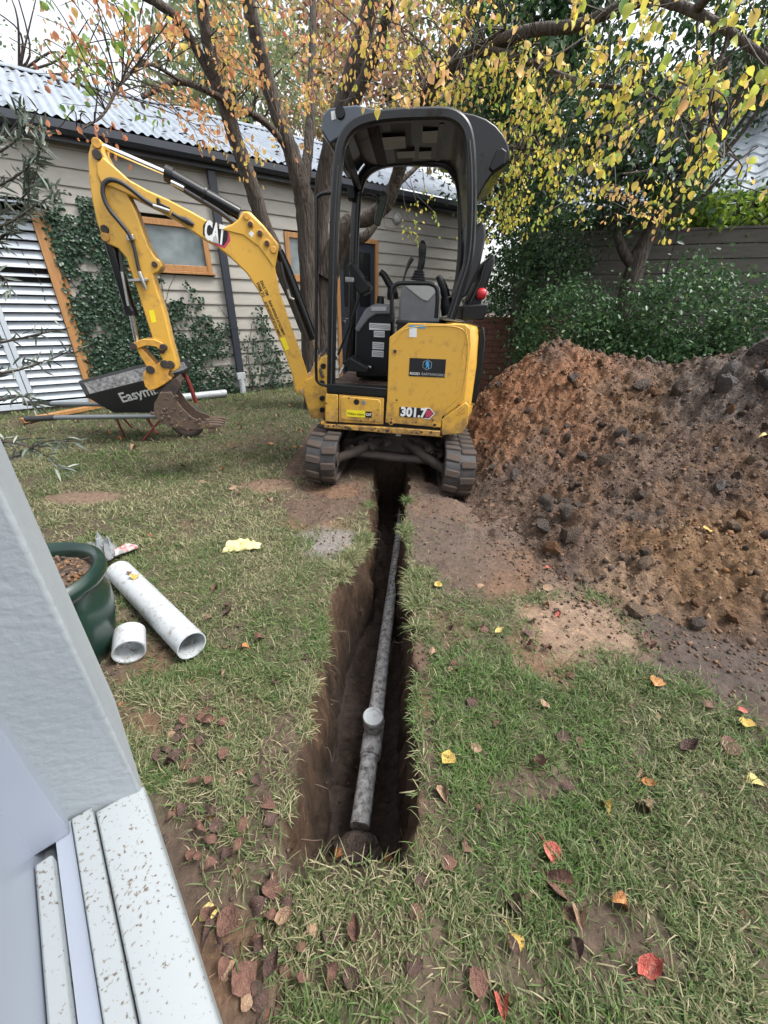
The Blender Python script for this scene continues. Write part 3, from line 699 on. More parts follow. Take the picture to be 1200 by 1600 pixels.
# fence
F0 = np.array([2.05, 7.35, 0]); F1 = np.array([7.6, 5.75, 0]); fd_ = F1-F0; FL = np.linalg.norm(fd_); fd_ = fd_/FL; fn_ = np.array([fd_[1], -fd_[0], 0])
def FF(s, o, z): return tuple(F0 + fd_*s + fn_*o + np.array([0, 0, z]))
fence = empty('paling_fence', tuple(F0)); FI = Matrix.Translation(F0.tolist()).inverted(); tag(fence, 'weathered dark horizontal board fence behind the hedge', 'fence')
z = .75; 
while z < 2.30:
    p = 0
    for q in (2.1, 4.0, FL):
        o = MB().box((p+.004, random.uniform(-.004, .004), z), (q-.004, .022, z+.163), FF).build('board', M['fence'], fence); o.matrix_parent_inverse = FI; p = q
    z += .178
for s_ in (.05, 2.1, 4.0, 5.7):
    o = MB().box((s_-.045, -.10, 0), (s_+.045, -.008, 2.28), FF).build('post', M['fence'], fence); o.matrix_parent_inverse = FI
o = MB().box((-.02, -.015, 2.33), (FL, .035, 2.36), FF).build('cap_rail', M['fence'], fence); o.matrix_parent_inverse = FI
# low brick wall
bw = empty('brick_wall', (1.6, 6.9, 0)); tag(bw, 'low dark red brick wall in the shade beside the hedge', 'wall'); BI = Matrix.Translation((1.6, 6.9, 0)).inverted()
o = MB().box((1.25, 6.915, 0), (3.0, 7.05, 1.22)).build('mortar_core', M['mortar'], bw); o.matrix_parent_inverse = BI
bme = MB().box((0, 0, 0), (.225, .06, .076)).build('brick', M['brick'], bw, bevel=.004); bme.location = (1.25, 6.9, .02); bme.matrix_parent_inverse = BI
for r_ in range(14):
    for c_ in range(7):
        if r_ == 0 and c_ == 0: continue
        o = bme.copy(); link(o, bw); o.matrix_parent_inverse = BI; o.location = (1.25+c_*.238+(.119 if r_ % 2 else 0), 6.9+random.uniform(-.003, .003), .02+r_*.086)

# ------------------------------------------------------------------ white rendered wall with window sill (near left)
WV = np.array([-.665, .747, 0]); NV = np.array([.747, .665, 0])
def WF(w_, n_, z): return tuple(WV*w_ + NV*n_ + np.array([0, 0, z]))
ww = empty('rendered_wall', (-.6, .1, 0)); WI = Matrix.Translation((-.6, .1, 0)).inverted(); tag(ww, 'white rendered house wall with window reveal and dirty sill at the left', 'wall')
def wb(mb, name, m, **k):
    o = mb.build(name, m, ww, **k); o.matrix_parent_inverse = WI; return o
def sill_mat():
    m, nt, b = new_mat('speckled_sill_paint'); L = nt.links; tc = N_(nt, 'ShaderNodeTexCoord')
    nz = N_(nt, 'ShaderNodeTexNoise'); nz.inputs['Scale'].default_value = 190; nz.inputs['Detail'].default_value = 3; L.new(tc.outputs['Object'], nz.inputs['Vector'])
    n3 = N_(nt, 'ShaderNodeTexNoise'); n3.inputs['Scale'].default_value = 14; n3.inputs['Detail'].default_value = 5; L.new(tc.outputs['Object'], n3.inputs['Vector'])
    ad = N_(nt, 'ShaderNodeMath', operation='MULTIPLY_ADD'); ad.inputs[1].default_value = .30; L.new(n3.outputs[0], ad.inputs[0]); L.new(nz.outputs[0], ad.inputs[2])
    cr_ = ramp(nt, [(.755, (.295, .325, .342)), (.80, (.21, .20, .185)), (.87, (.09, .077, .065))]); L.new(ad.outputs[0], cr_.inputs[0]); L.new(cr_.outputs[0], b.inputs['Base Color'])
    b.inputs['Roughness'].default_value = .5
    bp = N_(nt, 'ShaderNodeBump'); bp.inputs['Strength'].default_value = .25; bp.inputs['Distance'].default_value = .003; L.new(n3.outputs[0], bp.inputs['Height']); L.new(bp.outputs[0], b.inputs['Normal'])
    return m
M['sill'] = sill_mat()
M['blue_pane'] = mat('dusty_window_pane', [(.3, (.27, .305, .37)), (.7, (.31, .345, .41))], 2, 4, .35, spec=.5)
wb(MB().prism([(-1.6, -.34), (.74, -.34), (.74, -.10), (-1.6, -.10)], -.1, .555, lambda a, b_, w_: WF(a, b_, w_)), 'wall_base', M['stucco'])
wb(MB().prism([(-.108, .60), (-.050, .596), (-.042, .590), (-.042, .545), (-.108, .545)], -1.6, .545, lambda a, b_, w_: WF(w_, a, b_)), 'sill', M['sill'], bevel=.003)
wb(MB().prism([(-.136, .608), (-.110, .606), (-.110, .545), (-.136, .545)], -1.6, .552, lambda a, b_, w_: WF(w_, a, b_)), 'sill_strip', M['sill'], bevel=.002)
wb(MB().box((-1.6, -.158, .545), (.556, -.138, .60), WF), 'sill_step', M['blue_pane'])
wb(MB().box((-1.6, -.180, .545), (.512, -.160, .615), WF), 'window_frame', M['sill'], bevel=.003)
wb(MB().box((-1.6, -.215, .545), (.585, -.182, 2.5), WF), 'window_pane', M['blue_pane'])
wb(MB().prism([(.534, -.046), (.558, -.129), (.575, -.21), (.575, -.34), (.95, -.34), (.80, -.046)], .556, 2.6, lambda a, b_, w_: WF(a, b_, w_)), 'window_reveal', M['stucco'], bevel=.007, seg=3)
wb(MB().prism([(-.34, 2.62), (.34, 2.56), (.34, 2.70), (-.34, 2.76)], -2.2, 1.05, lambda a, b_, w_: WF(w_, a, b_)), 'unseen_shade_eave', M['board'])  # out-of-view overhang, added to shade the rendered wall from the sky
wb(MB().box((.535, -.205, .60), (.572, -.14, 2.5), WF), 'frame_stile', M['blue_pane'], bevel=.003)

# ================================================================== PLANTS
LT = [(0, 0, 0), (.32, -.42, .07), (.32, .42, .07), (.68, -.36, .05), (.68, .36, .05), (1, 0, -.06)]
LFq = [(0, 2, 4, 5), (0, 5, 3, 1)]
def leaf_col(name, stops, **k): M[name] = leaf_mat(name, stops, **k)
leaf_col('pear_leaf', [(0, (.42, .14, .09)), (.18, (.66, .29, .15)), (.36, (.74, .43, .19)), (.52, (.76, .54, .18)), (.68, (.74, .62, .10)), (.80, (.42, .50, .09)), (1, (.15, .30, .08))], trans=.5, rough=.45)
leaf_col('hedge_leaf', [(0, (.022, .058, .024)), (.5, (.052, .115, .045)), (.85, (.10, .19, .07)), (1, (.20, .28, .09))], trans=.3, rough=.38)
leaf_col('dark_leaf', [(0, (.018, .045, .020)), (.6, (.045, .095, .036)), (1, (.09, .165, .055))], trans=.25, rough=.45)
leaf_col('ivy_leaf', [(0, (.012, .03, .018)), (.6, (.024, .06, .032)), (1, (.06, .11, .055))], trans=.1, rough=.4)
leaf_col('lime_leaf', [(0, (.05, .13, .03)), (.6, (.17, .26, .03)), (1, (.30, .36, .05))], trans=.4)
leaf_col('pale_leaf', [(0, (.14, .21, .12)), (.5, (.24, .30, .15)), (.8, (.36, .34, .17)), (1, (.42, .25, .18))], trans=.5)
leaf_col('pink_leaf', [(0, (.18, .24, .10)), (.4, (.42, .36, .18)), (.7, (.46, .24, .20)), (1, (.40, .17, .17))], trans=.5)
leaf_col('olive_leaf', [(0, (.06, .085, .065)), (.5, (.13, .16, .125)), (1, (.30, .33, .29))], trans=.15, rough=.5)

def rnd_dirs(n, down=0.0, horiz=1.0):
    v = rng.normal(size=(n, 3)); v[:, :2] *= horiz; v = unit(v); v[:, 2] -= down; return unit(v)
def foliage(name, m, pts, size, parent=None, down=.3, tint=None, wide=.62, kind='stuff', up=.8):
    n = len(pts); A = rnd_dirs(n, down); hint = rng.normal(size=(n, 3))*.6; hint[:, 2] += up; B, C = frames(A, hint)
    L = size*rng.uniform(.65, 1.25, n)
    if tint is None: tint = np.clip(rng.normal(.5, .22, n), 0, 1)
    o = inst_mesh(name, m, LT, LFq, pts, A, B, C, L, L*wide*rng.uniform(.85, 1.1, n), tint, parent)
    if kind: o['kind'] = kind
    return o
def clumps(n, ells, cl=26, spread=.16, shell=.55):
    """points gathered in clumps through ellipsoids (centre, radii, weight)"""
    W = np.array([e[2] for e in ells], float); W /= W.sum(); out = []
    k = max(1, n//cl)
    which = rng.choice(len(ells), k, p=W)
    for j in which:
        c, r, _ = ells[j]; d = unit(rng.normal(size=3)); q = rng.uniform(shell, 1)**.6
        out.append(np.array(c)+d*np.array(r)*q + rng.normal(size=(cl, 3))*spread*np.array([1, 1, .75])*rng.uniform(.5, 1.2))
    return np.concatenate(out)
def limb(mb, pts, r, n=8, sm=4, rough=.12): mb.tube(cmr(pts, sm), r, n, True, rough=rough)

# ---- hedge shrubs
def shrub(label, ells, n, size, m, base, stems=5, tintfn=None, name='hedge_shrub', cat='shrub', group=None, spread=.13):
    r = empty(name, (base[0], base[1], 0)); I = Matrix.Translation((base[0], base[1], 0)).inverted()
    tag(r, label, cat, group)
    pts = clumps(n, ells, 22, spread, .45); pts = pts[pts[:, 2] > .05]
    o = foliage('foliage', M[m], pts, size, r, .1); o.matrix_parent_inverse = I
    st = MB()
    for k in range(stems):
        c, rr_, _ = ells[k % len(ells)]; e = np.array(c)+rng.normal(size=3)*np.array(rr_)*.4
        st.tube(cmr([(base[0]+rng.normal()*.15, base[1]+rng.normal()*.1, 0), tuple((np.array([base[0], base[1], 0])+e)/2+rng.normal(size=3)*.1), tuple(e)], 4), [.03, .01], 6)
    s_ = st.build('stems', M['bark'], r, smooth=60); s_.matrix_parent_inverse = I
    return r
shrub('dense dark green hedge shrub nearest the brick wall', [((2.35, 5.75, 1.05), (.62, .5, .66), 1), ((2.0, 5.7, .55), (.35, .4, .5), .4), ((2.75, 5.7, .7), (.5, .45, .6), .8)], 10000, .055, 'hedge_leaf', (2.3, 5.75))
shrub('tall bushy hedge shrub with glossy dark leaves in front of the fence', [((3.55, 5.45, 1.16), (.68, .5, .72), 1), ((3.3, 5.3, .6), (.6, .45, .55), .7), ((3.9, 5.2, .7), (.5, .45, .6), .5)], 12000, .055, 'hedge_leaf', (3.5, 5.4))
shrub('right hand hedge shrub running out of view by the soil heap', [((4.6, 4.95, 1.08), (.7, .55, .72), 1), ((4.3, 4.7, .55), (.55, .4, .5), .5), ((5.3, 4.6, .9), (.6, .5, .7), .6)], 10500, .055, 'hedge_leaf', (4.6, 4.9))
shrub('loose dull green shrub behind the digger seat', [((1.9, 6.55, 1.55), (.42, .3, .75), 1), ((2.35, 6.6, 1.85), (.5, .3, .5), .8), ((1.75, 6.5, 2.3), (.4, .3, .5), .5)], 4200, .06, 'dark_leaf', (1.95, 6.6), name='loose_shrub')
shrub('bright lime green vine spilling over the fence top', [((5.0, 6.75, 2.6), (.9, .25, .32), 1), ((4.2, 6.95, 2.55), (.5, .2, .2), .5), ((6.0, 6.4, 2.7), (.7, .25, .35), .5)], 2600, .075, 'lime_leaf', (5.0, 6.9), name='climbing_vine', cat='vine', spread=.1)

# ---- trees on the right and behind
def tree(name, label, base, trunk, ells, n, size, m, cat='tree', tint=None, spread=.3, down=.3, cl=26, limbs=None, shell=.35, group=None):
    r = empty(name, (base[0], base[1], 0)); I = Matrix.Translation((base[0], base[1], 0)).inverted(); tag(r, label, cat, group)
    tb = MB(); limb(tb, trunk[0], trunk[1], 9)
    for pts, rad in (limbs or []): limb(tb, pts, rad, 7)
    for c, rr_, _ in ells:
        t = trunk[0][-1]; e = np.array(c)
        for q in range(4): tb.tube(cmr([t, tuple(np.array(t)*.4+e*.6+rng.normal(size=3)*.15), tuple(e+rng.normal(size=3)*np.array(rr_)*.6)], 4), [trunk[1][-1]*.6, .008], 5)
    o = tb.build('trunk', M['bark'], r, smooth=60); o.matrix_parent_inverse = I
    pts = clumps(n, ells, cl, spread, shell); tt = None if tint is None else tint(pts)
    o = foliage('crown', M[m], pts, size, r, down, tt); o.matrix_parent_inverse = I
    return r
tr0 = np.array((3.356,6.300,1.772))
def P_(*a): return a
tree('small_tree', 'small gnarled tree with forked dark trunk rising from the hedge', (tr0[0], 6.3),
     ([(tr0[0]-.02, 6.3, .2), tuple(tr0), (3.384,6.300,2.050), (3.481,6.300,2.330), (3.666,6.250,2.587)], [.14, .12, .10, .085, .07]),
     [((3.2, 6.2, 2.75), (.8, .5, .5), 1), ((4.5, 6.1, 3.8), (.7, .5, .4), .45), ((3.6, 6.2, 4.0), (.8, .5, .5), .7), ((2.6, 6.3, 3.3), (.7, .5, .6), .9)], 6500, .075, 'dark_leaf',
     limbs=[([(3.382,6.300,1.832),(3.157,6.300,2.012),(2.960,6.300,2.325),(2.876,6.300,2.718),(2.902,6.300,3.174)], [.07, .06, .05, .04, .03]), ([(3.666,6.250,2.587),(3.706,6.200,2.888),(3.715,6.100,3.179),(3.593,6.000,3.491)], [.07, .06, .05, .03]), ([(3.512,6.300,2.364),(3.677,6.200,2.415),(3.863,6.100,2.590),(4.048,6.000,2.899)], [.04, .03, .025, .015])], spread=.22, shell=.2)
tree('evergreen_tree', 'tall dark evergreen tree behind the fence beyond the digger canopy', (2.6, 8.6), ([(2.6, 8.6, 0), (2.6, 8.6, 2.5), (2.7, 8.6, 5)], [.2, .16, .08]),
     [((2.2, 8.3, 3.2), (.9, .8, .9), 1), ((2.5, 8.4, 4.4), (1.1, .8, 1.0), 1.3), ((2.2, 8.6, 5.4), (1.2, .8, 1.2), 1.1), ((3.3, 8.6, 6.6), (1.4, .9, 1.1), 1.0), ((1.7, 8.3, 4.2), (.8, .6, .8), .6)], 14000, .10, 'dark_leaf', spread=.3, shell=.2)
tree('evergreen_tree', 'tall dark evergreen tree at the far right beyond the tiled roof', (7.2, 9.5), ([(7.2, 9.5, 0), (7.2, 9.5, 3), (7.1, 9.5, 6)], [.2, .16, .08]),
     [((6.6, 9.2, 5.3), (1.3, .9, 1.1), 1), ((8.0, 9.0, 5.0), (1.3, .9, 1.3), 1), ((7.0, 9.3, 7.0), (1.6, .9, 1.2), 1)], 9000, .11, 'dark_leaf', spread=.34, shell=.2)
tree('garden_tree', 'pale green tree standing behind the house roof at the left', (-3.8, 13.5), ([(-3.8, 13.5, 0), (-3.8, 13.5, 3), (-3.7, 13.5, 5.5)], [.2, .16, .07]),
     [((-4.3, 13.2, 5.2), (1.2, .8, 1.2), 1), ((-3.0, 13.2, 6.2), (1.4, .9, 1.2), 1), ((-4.4, 13.4, 7.4), (1.5, .9, 1.2), .8)], 3600, .13, 'pale_leaf', spread=.36)
tree('garden_tree', 'pinkish autumn tree glimpsed behind the pear trunks', (.0, 14.5), ([(0, 14.5, 0), (0, 14.5, 3), (.1, 14.5, 6)], [.2, .16, .07]),
     [((-.9, 14.0, 5.6), (1.5, .8, 1.2), 1), ((.9, 14.2, 6.2), (1.6, .9, 1.3), 1), ((-.2, 14.2, 7.8), (1.9, .9, 1.3), 1)], 6000, .14, 'pink_leaf', spread=.4)
tree('bare_tree', 'nearly leafless tree against the bright sky behind the roof', (-8.6, 12.5), ([(-8.6, 12.5, 0), (-8.6, 12.5, 4), (-8.4, 12.5, 6)], [.16, .12, .05]),
     [((-8.9, 12.3, 6.0), (.9, .7, 1.3), 1), ((-7.8, 12.4, 7.0), (1.0, .7, 1.4), 1), ((-6.5, 12.4, 6.0), (.9, .7, 1.2), .8)], 700, .10, 'pale_leaf', spread=.3)

tree('garden_tree', 'tall soft green and peach tree filling the sky above the roof', (-5.0, 15.5), ([(-5.0, 15.5, 0), (-5.0, 15.5, 4), (-4.8, 15.5, 7)], [.22, .16, .07]),
     [((-5.6, 15.0, 6.6), (1.3, .9, 1.3), 1), ((-4.2, 15.2, 7.6), (1.5, .9, 1.5), 1.2), ((-4.8, 15.2, 9.6), (1.6, .9, 1.3), 1)], 2600, .20, 'pale_leaf', spread=.5)
tree('garden_tree', 'leafy yellow green tree rising over the house ridge behind the digger canopy', (2.6, 16), ([(2.6, 16, 0), (2.6, 16, 4), (2.7, 16, 7)], [.22, .16, .07]),
     [((1.8, 15.5, 6.2), (1.6, .9, 1.4), 1), ((3.6, 15.6, 6.8), (1.6, .9, 1.6), 1.2), ((2.4, 15.6, 9.0), (2.2, .9, 1.6), 1.1)], 4200, .20, 'lime_leaf', spread=.5)
tree('garden_tree', 'tall pale autumn tree high behind the pear trunks', (-1.9, 17.5), ([(-1.9, 17.5, 0), (-1.9, 17.5, 5), (-1.8, 17.5, 8)], [.22, .16, .07]),
     [((-2.8, 17.0, 7.6), (1.7, .9, 1.5), 1), ((-1.0, 17.2, 8.6), (1.8, .9, 1.6), 1), ((-2.0, 17.2, 10.8), (2.4, .9, 1.6), 1)], 4200, .20, 'pink_leaf', spread=.5)
tree('evergreen_tree', 'dense dark shrubby tree filling the gap between the house end and the hedge', (2.3, 7.9), ([(2.3, 7.9, 0), (2.3, 7.9, 1.4), (2.35, 7.9, 2.6)], [.1, .08, .05]),
     [((2.2, 7.8, 1.6), (.55, .4, .7), 1), ((2.5, 7.8, 2.6), (.7, .4, .6), 1), ((2.1, 7.9, 3.2), (.6, .4, .6), .8)], 5200, .075, 'dark_leaf', spread=.2, shell=.2)

# ---- ivy on the weatherboards
ivy = empty('ivy', HF(-1.2, .03, 0)); IVI = Matrix.Translation(HF(-1.2, .03, 0)).inverted(); tag(ivy, 'dark ivy climbing over the weatherboards around the window', 'ivy')
n = 34000; s = rng.uniform(-2.1, 1.1, n); zv = rng.uniform(0, 2.9, n)
dens = .55*sstep(-.6, -1.5, s)*np.where(s < -.6, 1, 0)
hgt = np.interp(s, [-2.1, -1.9, -1.5, -1.2, -.9, -.6, -.3, -.05, .2, .45, .7, 1.1], [2.7, 2.65, 2.45, 2.1, 1.62, 1.66, 1.35, 1.1, .9, 1.45, .7, .2])
core = np.interp(s, [-2.1, -1.6, -1.2, -.8, -.4, .1, .6, 1.1], [1.0, 1.0, .95, .8, .55, .12, .3, .08])
nzv = fbm(s*4.0, zv*4.0, 4, 131)
p = core*sstep(.36, .54, nzv+.22*(1-zv/np.maximum(hgt, .1)))*(zv < hgt+.2*(nzv-.5))
p = np.where((s > -1.27) & (s < -.18) & (zv > 1.72) & (zv < 2.4), 0, p); p = np.where((s > -.07) & (s < .07), p*.1, p)
okm = rng.random(n) < p; s, zv = s[okm], zv[okm]; n = len(s)
pts = H0[None]+HD[None]*s[:, None]+HN[None]*(.035+.05*rng.random(n))[:, None]; pts[:, 2] = zv
A = unit(HD[None]*rng.normal(size=(n, 1)) + HN[None]*.35*rng.random((n, 1)) + np.array([0, 0, -1])[None]*rng.uniform(-.2, 1.2, (n, 1)))
B, C = frames(A, np.tile(HN, (n, 1)) + rng.normal(size=(n, 3))*.35); L = rng.uniform(.03, .055, n)
o = inst_mesh('foliage', M['ivy_leaf'], LT, LFq, pts, A, B, C, L, L*.85, np.clip(rng.normal(.5, .25, n), 0, 1), ivy); o.matrix_parent_inverse = IVI; o['kind'] = 'stuff'
st = MB()
for k in range(16):
    s0 = rng.uniform(-2.0, .6); q = [(s0, .02)]
    while q[-1][1] < np.interp(s0, [-2.1, -1, 0, 1], [2.5, 1.6, 1.0, .6]): q.append((q[-1][0]+rng.normal()*.09, q[-1][1]+.22))
    if len(q) > 2: st.tube([HF(a, .034, b_) for a, b_ in q], [.007, .003], 5)
o = st.build('stems', M['twig'], ivy); o.matrix_parent_inverse = IVI

# ---- olive branches reaching in from the left
olive = empty('olive_tree', (-3.6, 2.55, 0)); OI = Matrix.Translation((-3.6, 2.55, 0)).inverted(); tag(olive, 'grey green olive tree reaching in from the left edge', 'tree')
ob = MB(); lp = []; ld = []
limb(ob, [(-3.6, 2.55, 0), (-3.65, 2.6, 1.0), (-3.6, 2.7, 1.9), (-3.5, 2.8, 2.6)], [.07, .06, .05, .03])
_br = [([(-2.648,2.900,1.794),(-2.340,2.900,1.888),(-2.074,2.900,1.992),(-1.929,2.900,2.105)], 46), ([(-2.787,3.000,1.713),(-2.437,3.000,1.782),(-2.137,3.000,1.941),(-1.980,3.000,2.203)], 40), ([(-2.513,2.800,1.865),(-2.197,2.800,2.007),(-1.983,2.800,2.102),(-1.836,2.800,2.218)], 30),
       ([(-2.504,2.800,1.655),(-2.213,2.800,1.720),(-2.034,2.800,1.797),(-1.861,2.800,1.871)], 44), ([(-2.673,2.600,1.059),(-2.343,2.600,1.098),(-2.091,2.600,1.147),(-1.893,2.600,1.184)], 14), ([(-2.611,2.500,.905),(-2.286,2.500,.939),(-2.030,2.500,1.003),(-1.834,2.500,1.076)], 20),
       ([(-2.519,2.700,1.422),(-2.276,2.700,1.457),(-2.254,2.700,1.375)], 10), ([(-2.524,2.300,.758),(-2.203,2.300,.817),(-2.049,2.300,.836),(-2.004,2.300,.765)], 18), ([(-2.720,2.900,1.568),(-2.411,2.900,1.637),(-2.151,2.900,1.799),(-2.061,2.900,1.978)], 40), ([(-2.494,2.900,2.031),(-2.263,2.900,2.061),(-2.073,2.900,2.171),(-1.966,2.900,2.263)], 26),
       ([(-2.430,2.200,.599),(-2.171,2.200,.603),(-2.009,2.200,.547),(-1.902,2.200,.430)], 26), ([(-2.485,2.200,.483),(-2.175,2.200,.506),(-1.950,2.200,.605),(-1.766,2.200,.608)], 18)]
for pts, nl_ in _br:
    q = cmr(pts, 6); ob.tube([(-3.6, 2.7, max(.4, min(2.3, q[0][2])))]+[tuple(v) for v in q], [.014, .006, .0025], 5)
    q = np.array(q)
    for k in range(nl_*2):
        t = rng.uniform(.1, 1)*(len(q)-1.001); i = int(t); c = q[i]+(q[i+1]-q[i])*(t-i); d = unit(q[i+1]-q[i]); lp.append(c+rng.normal(size=3)*.01); ld.append(unit(d*rng.uniform(.2, 1)+rng.normal(size=3)*.65))
o = ob.build('branches', M['twig'], olive, smooth=60); o.matrix_parent_inverse = OI
lp = np.array(lp); ld = np.array(ld); n = len(lp); B, C = frames(ld, rng.normal(size=(n, 3))+np.array([0, 0, .8])); L = rng.uniform(.05, .095, n)
o = inst_mesh('foliage', M['olive_leaf'], LT, LFq, lp, ld, B, C, L, L*.20, np.clip(rng.normal(.5, .28, n), 0, 1), olive); o.matrix_parent_inverse = OI; o['kind'] = 'stuff'

# ================================================================== PEAR TREE
pear = empty('pear_tree', (-1.039,5.900,-.024)[:2] + (0,)); PI_ = Matrix.Translation(pear.location).inverted()
tag(pear, 'multi stemmed autumn pear tree with orange and yellow leaves behind the digger', 'tree')
LIMBS_ = [
 ([(-1.068,5.900,-.166),(-1.035,5.900,.685),(-1.007,5.900,1.541),(-.990,5.900,2.285),(-1.017,5.850,2.581),(-1.086,5.800,2.854),(-1.176,5.750,3.106),(-1.257,5.700,3.364),(-1.297,5.600,3.605),(-1.328,5.500,3.839),(-1.328,5.400,4.104)], [.17, .16, .15, .145, .14, .11, .10, .095, .09, .08, .06]),
 ([(-.992,5.850,2.522),(-.925,6.000,2.966),(-.882,6.100,3.382),(-.852,6.200,3.832),(-.825,6.300,4.354)], [.08, .07, .06, .05, .04]),
 ([(-.936,6.100,-.214),(-.904,6.100,.666),(-.869,6.100,1.551),(-.843,6.100,2.255),(-.752,6.050,2.748),(-.606,6.000,3.136),(-.428,5.900,3.470),(-.281,5.800,3.765),(-.154,5.700,4.068),(-.064,5.600,4.332)], [.14, .14, .13, .125, .12, .12, .115, .11, .10, .08]),
 ([(-.573,5.950,3.121),(-.356,5.800,3.334),(-.200,5.700,3.517),(-.069,5.500,3.682),(.033,5.300,3.913)], [.085, .08, .075, .065, .05]),
 ([(-1.037,5.800,1.016),(-1.251,5.700,1.634),(-1.434,5.600,2.170),(-1.521,5.500,2.581),(-1.600,5.400,2.918),(-1.650,5.300,3.238),(-1.671,5.200,3.498),(-1.646,5.100,3.764),(-1.609,5.000,3.927)], [.12, .115, .11, .10, .09, .08, .07, .06, .05]),
 ([(-1.640,5.400,2.991),(-1.716,5.300,3.282),(-1.817,5.200,3.476),(-1.907,5.100,3.591),(-2.001,5.000,3.621),(-2.108,4.900,3.627)], [.06, .055, .05, .05, .04, .03]),
 ([(-1.112,5.800,2.881),(-1.284,5.600,3.033),(-1.469,5.400,3.089),(-1.676,5.200,3.121),(-1.888,5.000,3.134),(-2.093,4.900,3.045),(-2.193,4.800,2.958)], [.05, .042, .038, .035, .032, .03, .022]),
 ([(-.836,6.050,1.696),(-.520,6.000,2.229),(-.241,6.000,2.310),(-.014,5.900,2.432),(.114,5.800,2.696),(.225,5.600,2.944),(.335,5.400,3.129),(.546,5.150,3.267),(.831,4.850,3.313),(1.110,4.500,3.266),(1.358,4.200,3.163),(1.501,3.900,3.103),(1.653,3.700,3.057),(1.807,3.500,2.922),(1.955,3.300,2.746),(2.158,3.100,2.525)], [.14, .125, .12, .115, .11, .105, .10, .095, .09, .075, .07, .06, .06, .055, .05, .045]),
 ([(.272,5.550,3.031),(.461,5.500,3.330),(.646,5.400,3.581),(.782,5.300,3.803),(.851,5.200,3.981)], [.075, .07, .065, .06, .05]),
 ([(-.852,6.100,1.400),(-.540,6.150,2.028),(-.251,6.200,2.175),(.048,6.300,2.627),(.349,6.400,2.893)], [.10, .085, .07, .05, .03]),
 ([(.851,4.800,3.281),(1.061,4.500,3.108),(1.301,4.300,2.949),(1.540,4.100,2.814),(1.789,3.900,2.719),(1.995,3.700,2.537)], [.04, .034, .03, .026, .02, .012]),
 ([(.043,5.800,2.580),(.124,5.600,2.864),(.261,5.200,3.061),(.516,4.900,3.212),(.908,4.500,3.275)], [.035, .03, .028, .025, .015]),
 ([(1.828,3.500,2.917),(1.814,3.300,2.918),(1.825,3.200,2.960)], [.04, .035, .03]),
 ([(-1.888,5.000,3.134),(-2.006,4.600,3.092),(-2.056,4.200,2.829),(-2.099,3.900,2.548),(-2.199,3.700,2.398)], [.02, .016, .013, .01, .006]),
 ([(.803,5.000,2.842),(1.141,4.800,2.650),(1.498,4.600,2.554),(1.866,4.500,2.265)], [.02, .018, .014, .008]),
 ([(1.957,3.300,2.741),(1.889,3.200,2.441),(1.920,3.100,2.269),(2.073,3.000,2.071)], [.018, .014, .01, .006]),
]
LIMBS = [(p_, [r_*(.8 if q_[1] > max(p_)[0] or max(p_)[0] < 1 else .78-.42*i_/len(q_)) for i_, r_ in enumerate(q_)]) for p_, q_ in LIMBS_]
tb = MB(); samp = []
for pts, r_ in LIMBS:
    limb(tb, pts, r_, 10, 6, .16); samp += [np.array(q) for q in cmr(pts, 6)]
o = tb.build('trunk', M['bark'], pear, smooth=70); o.matrix_parent_inverse = PI_
samp = np.array(samp)
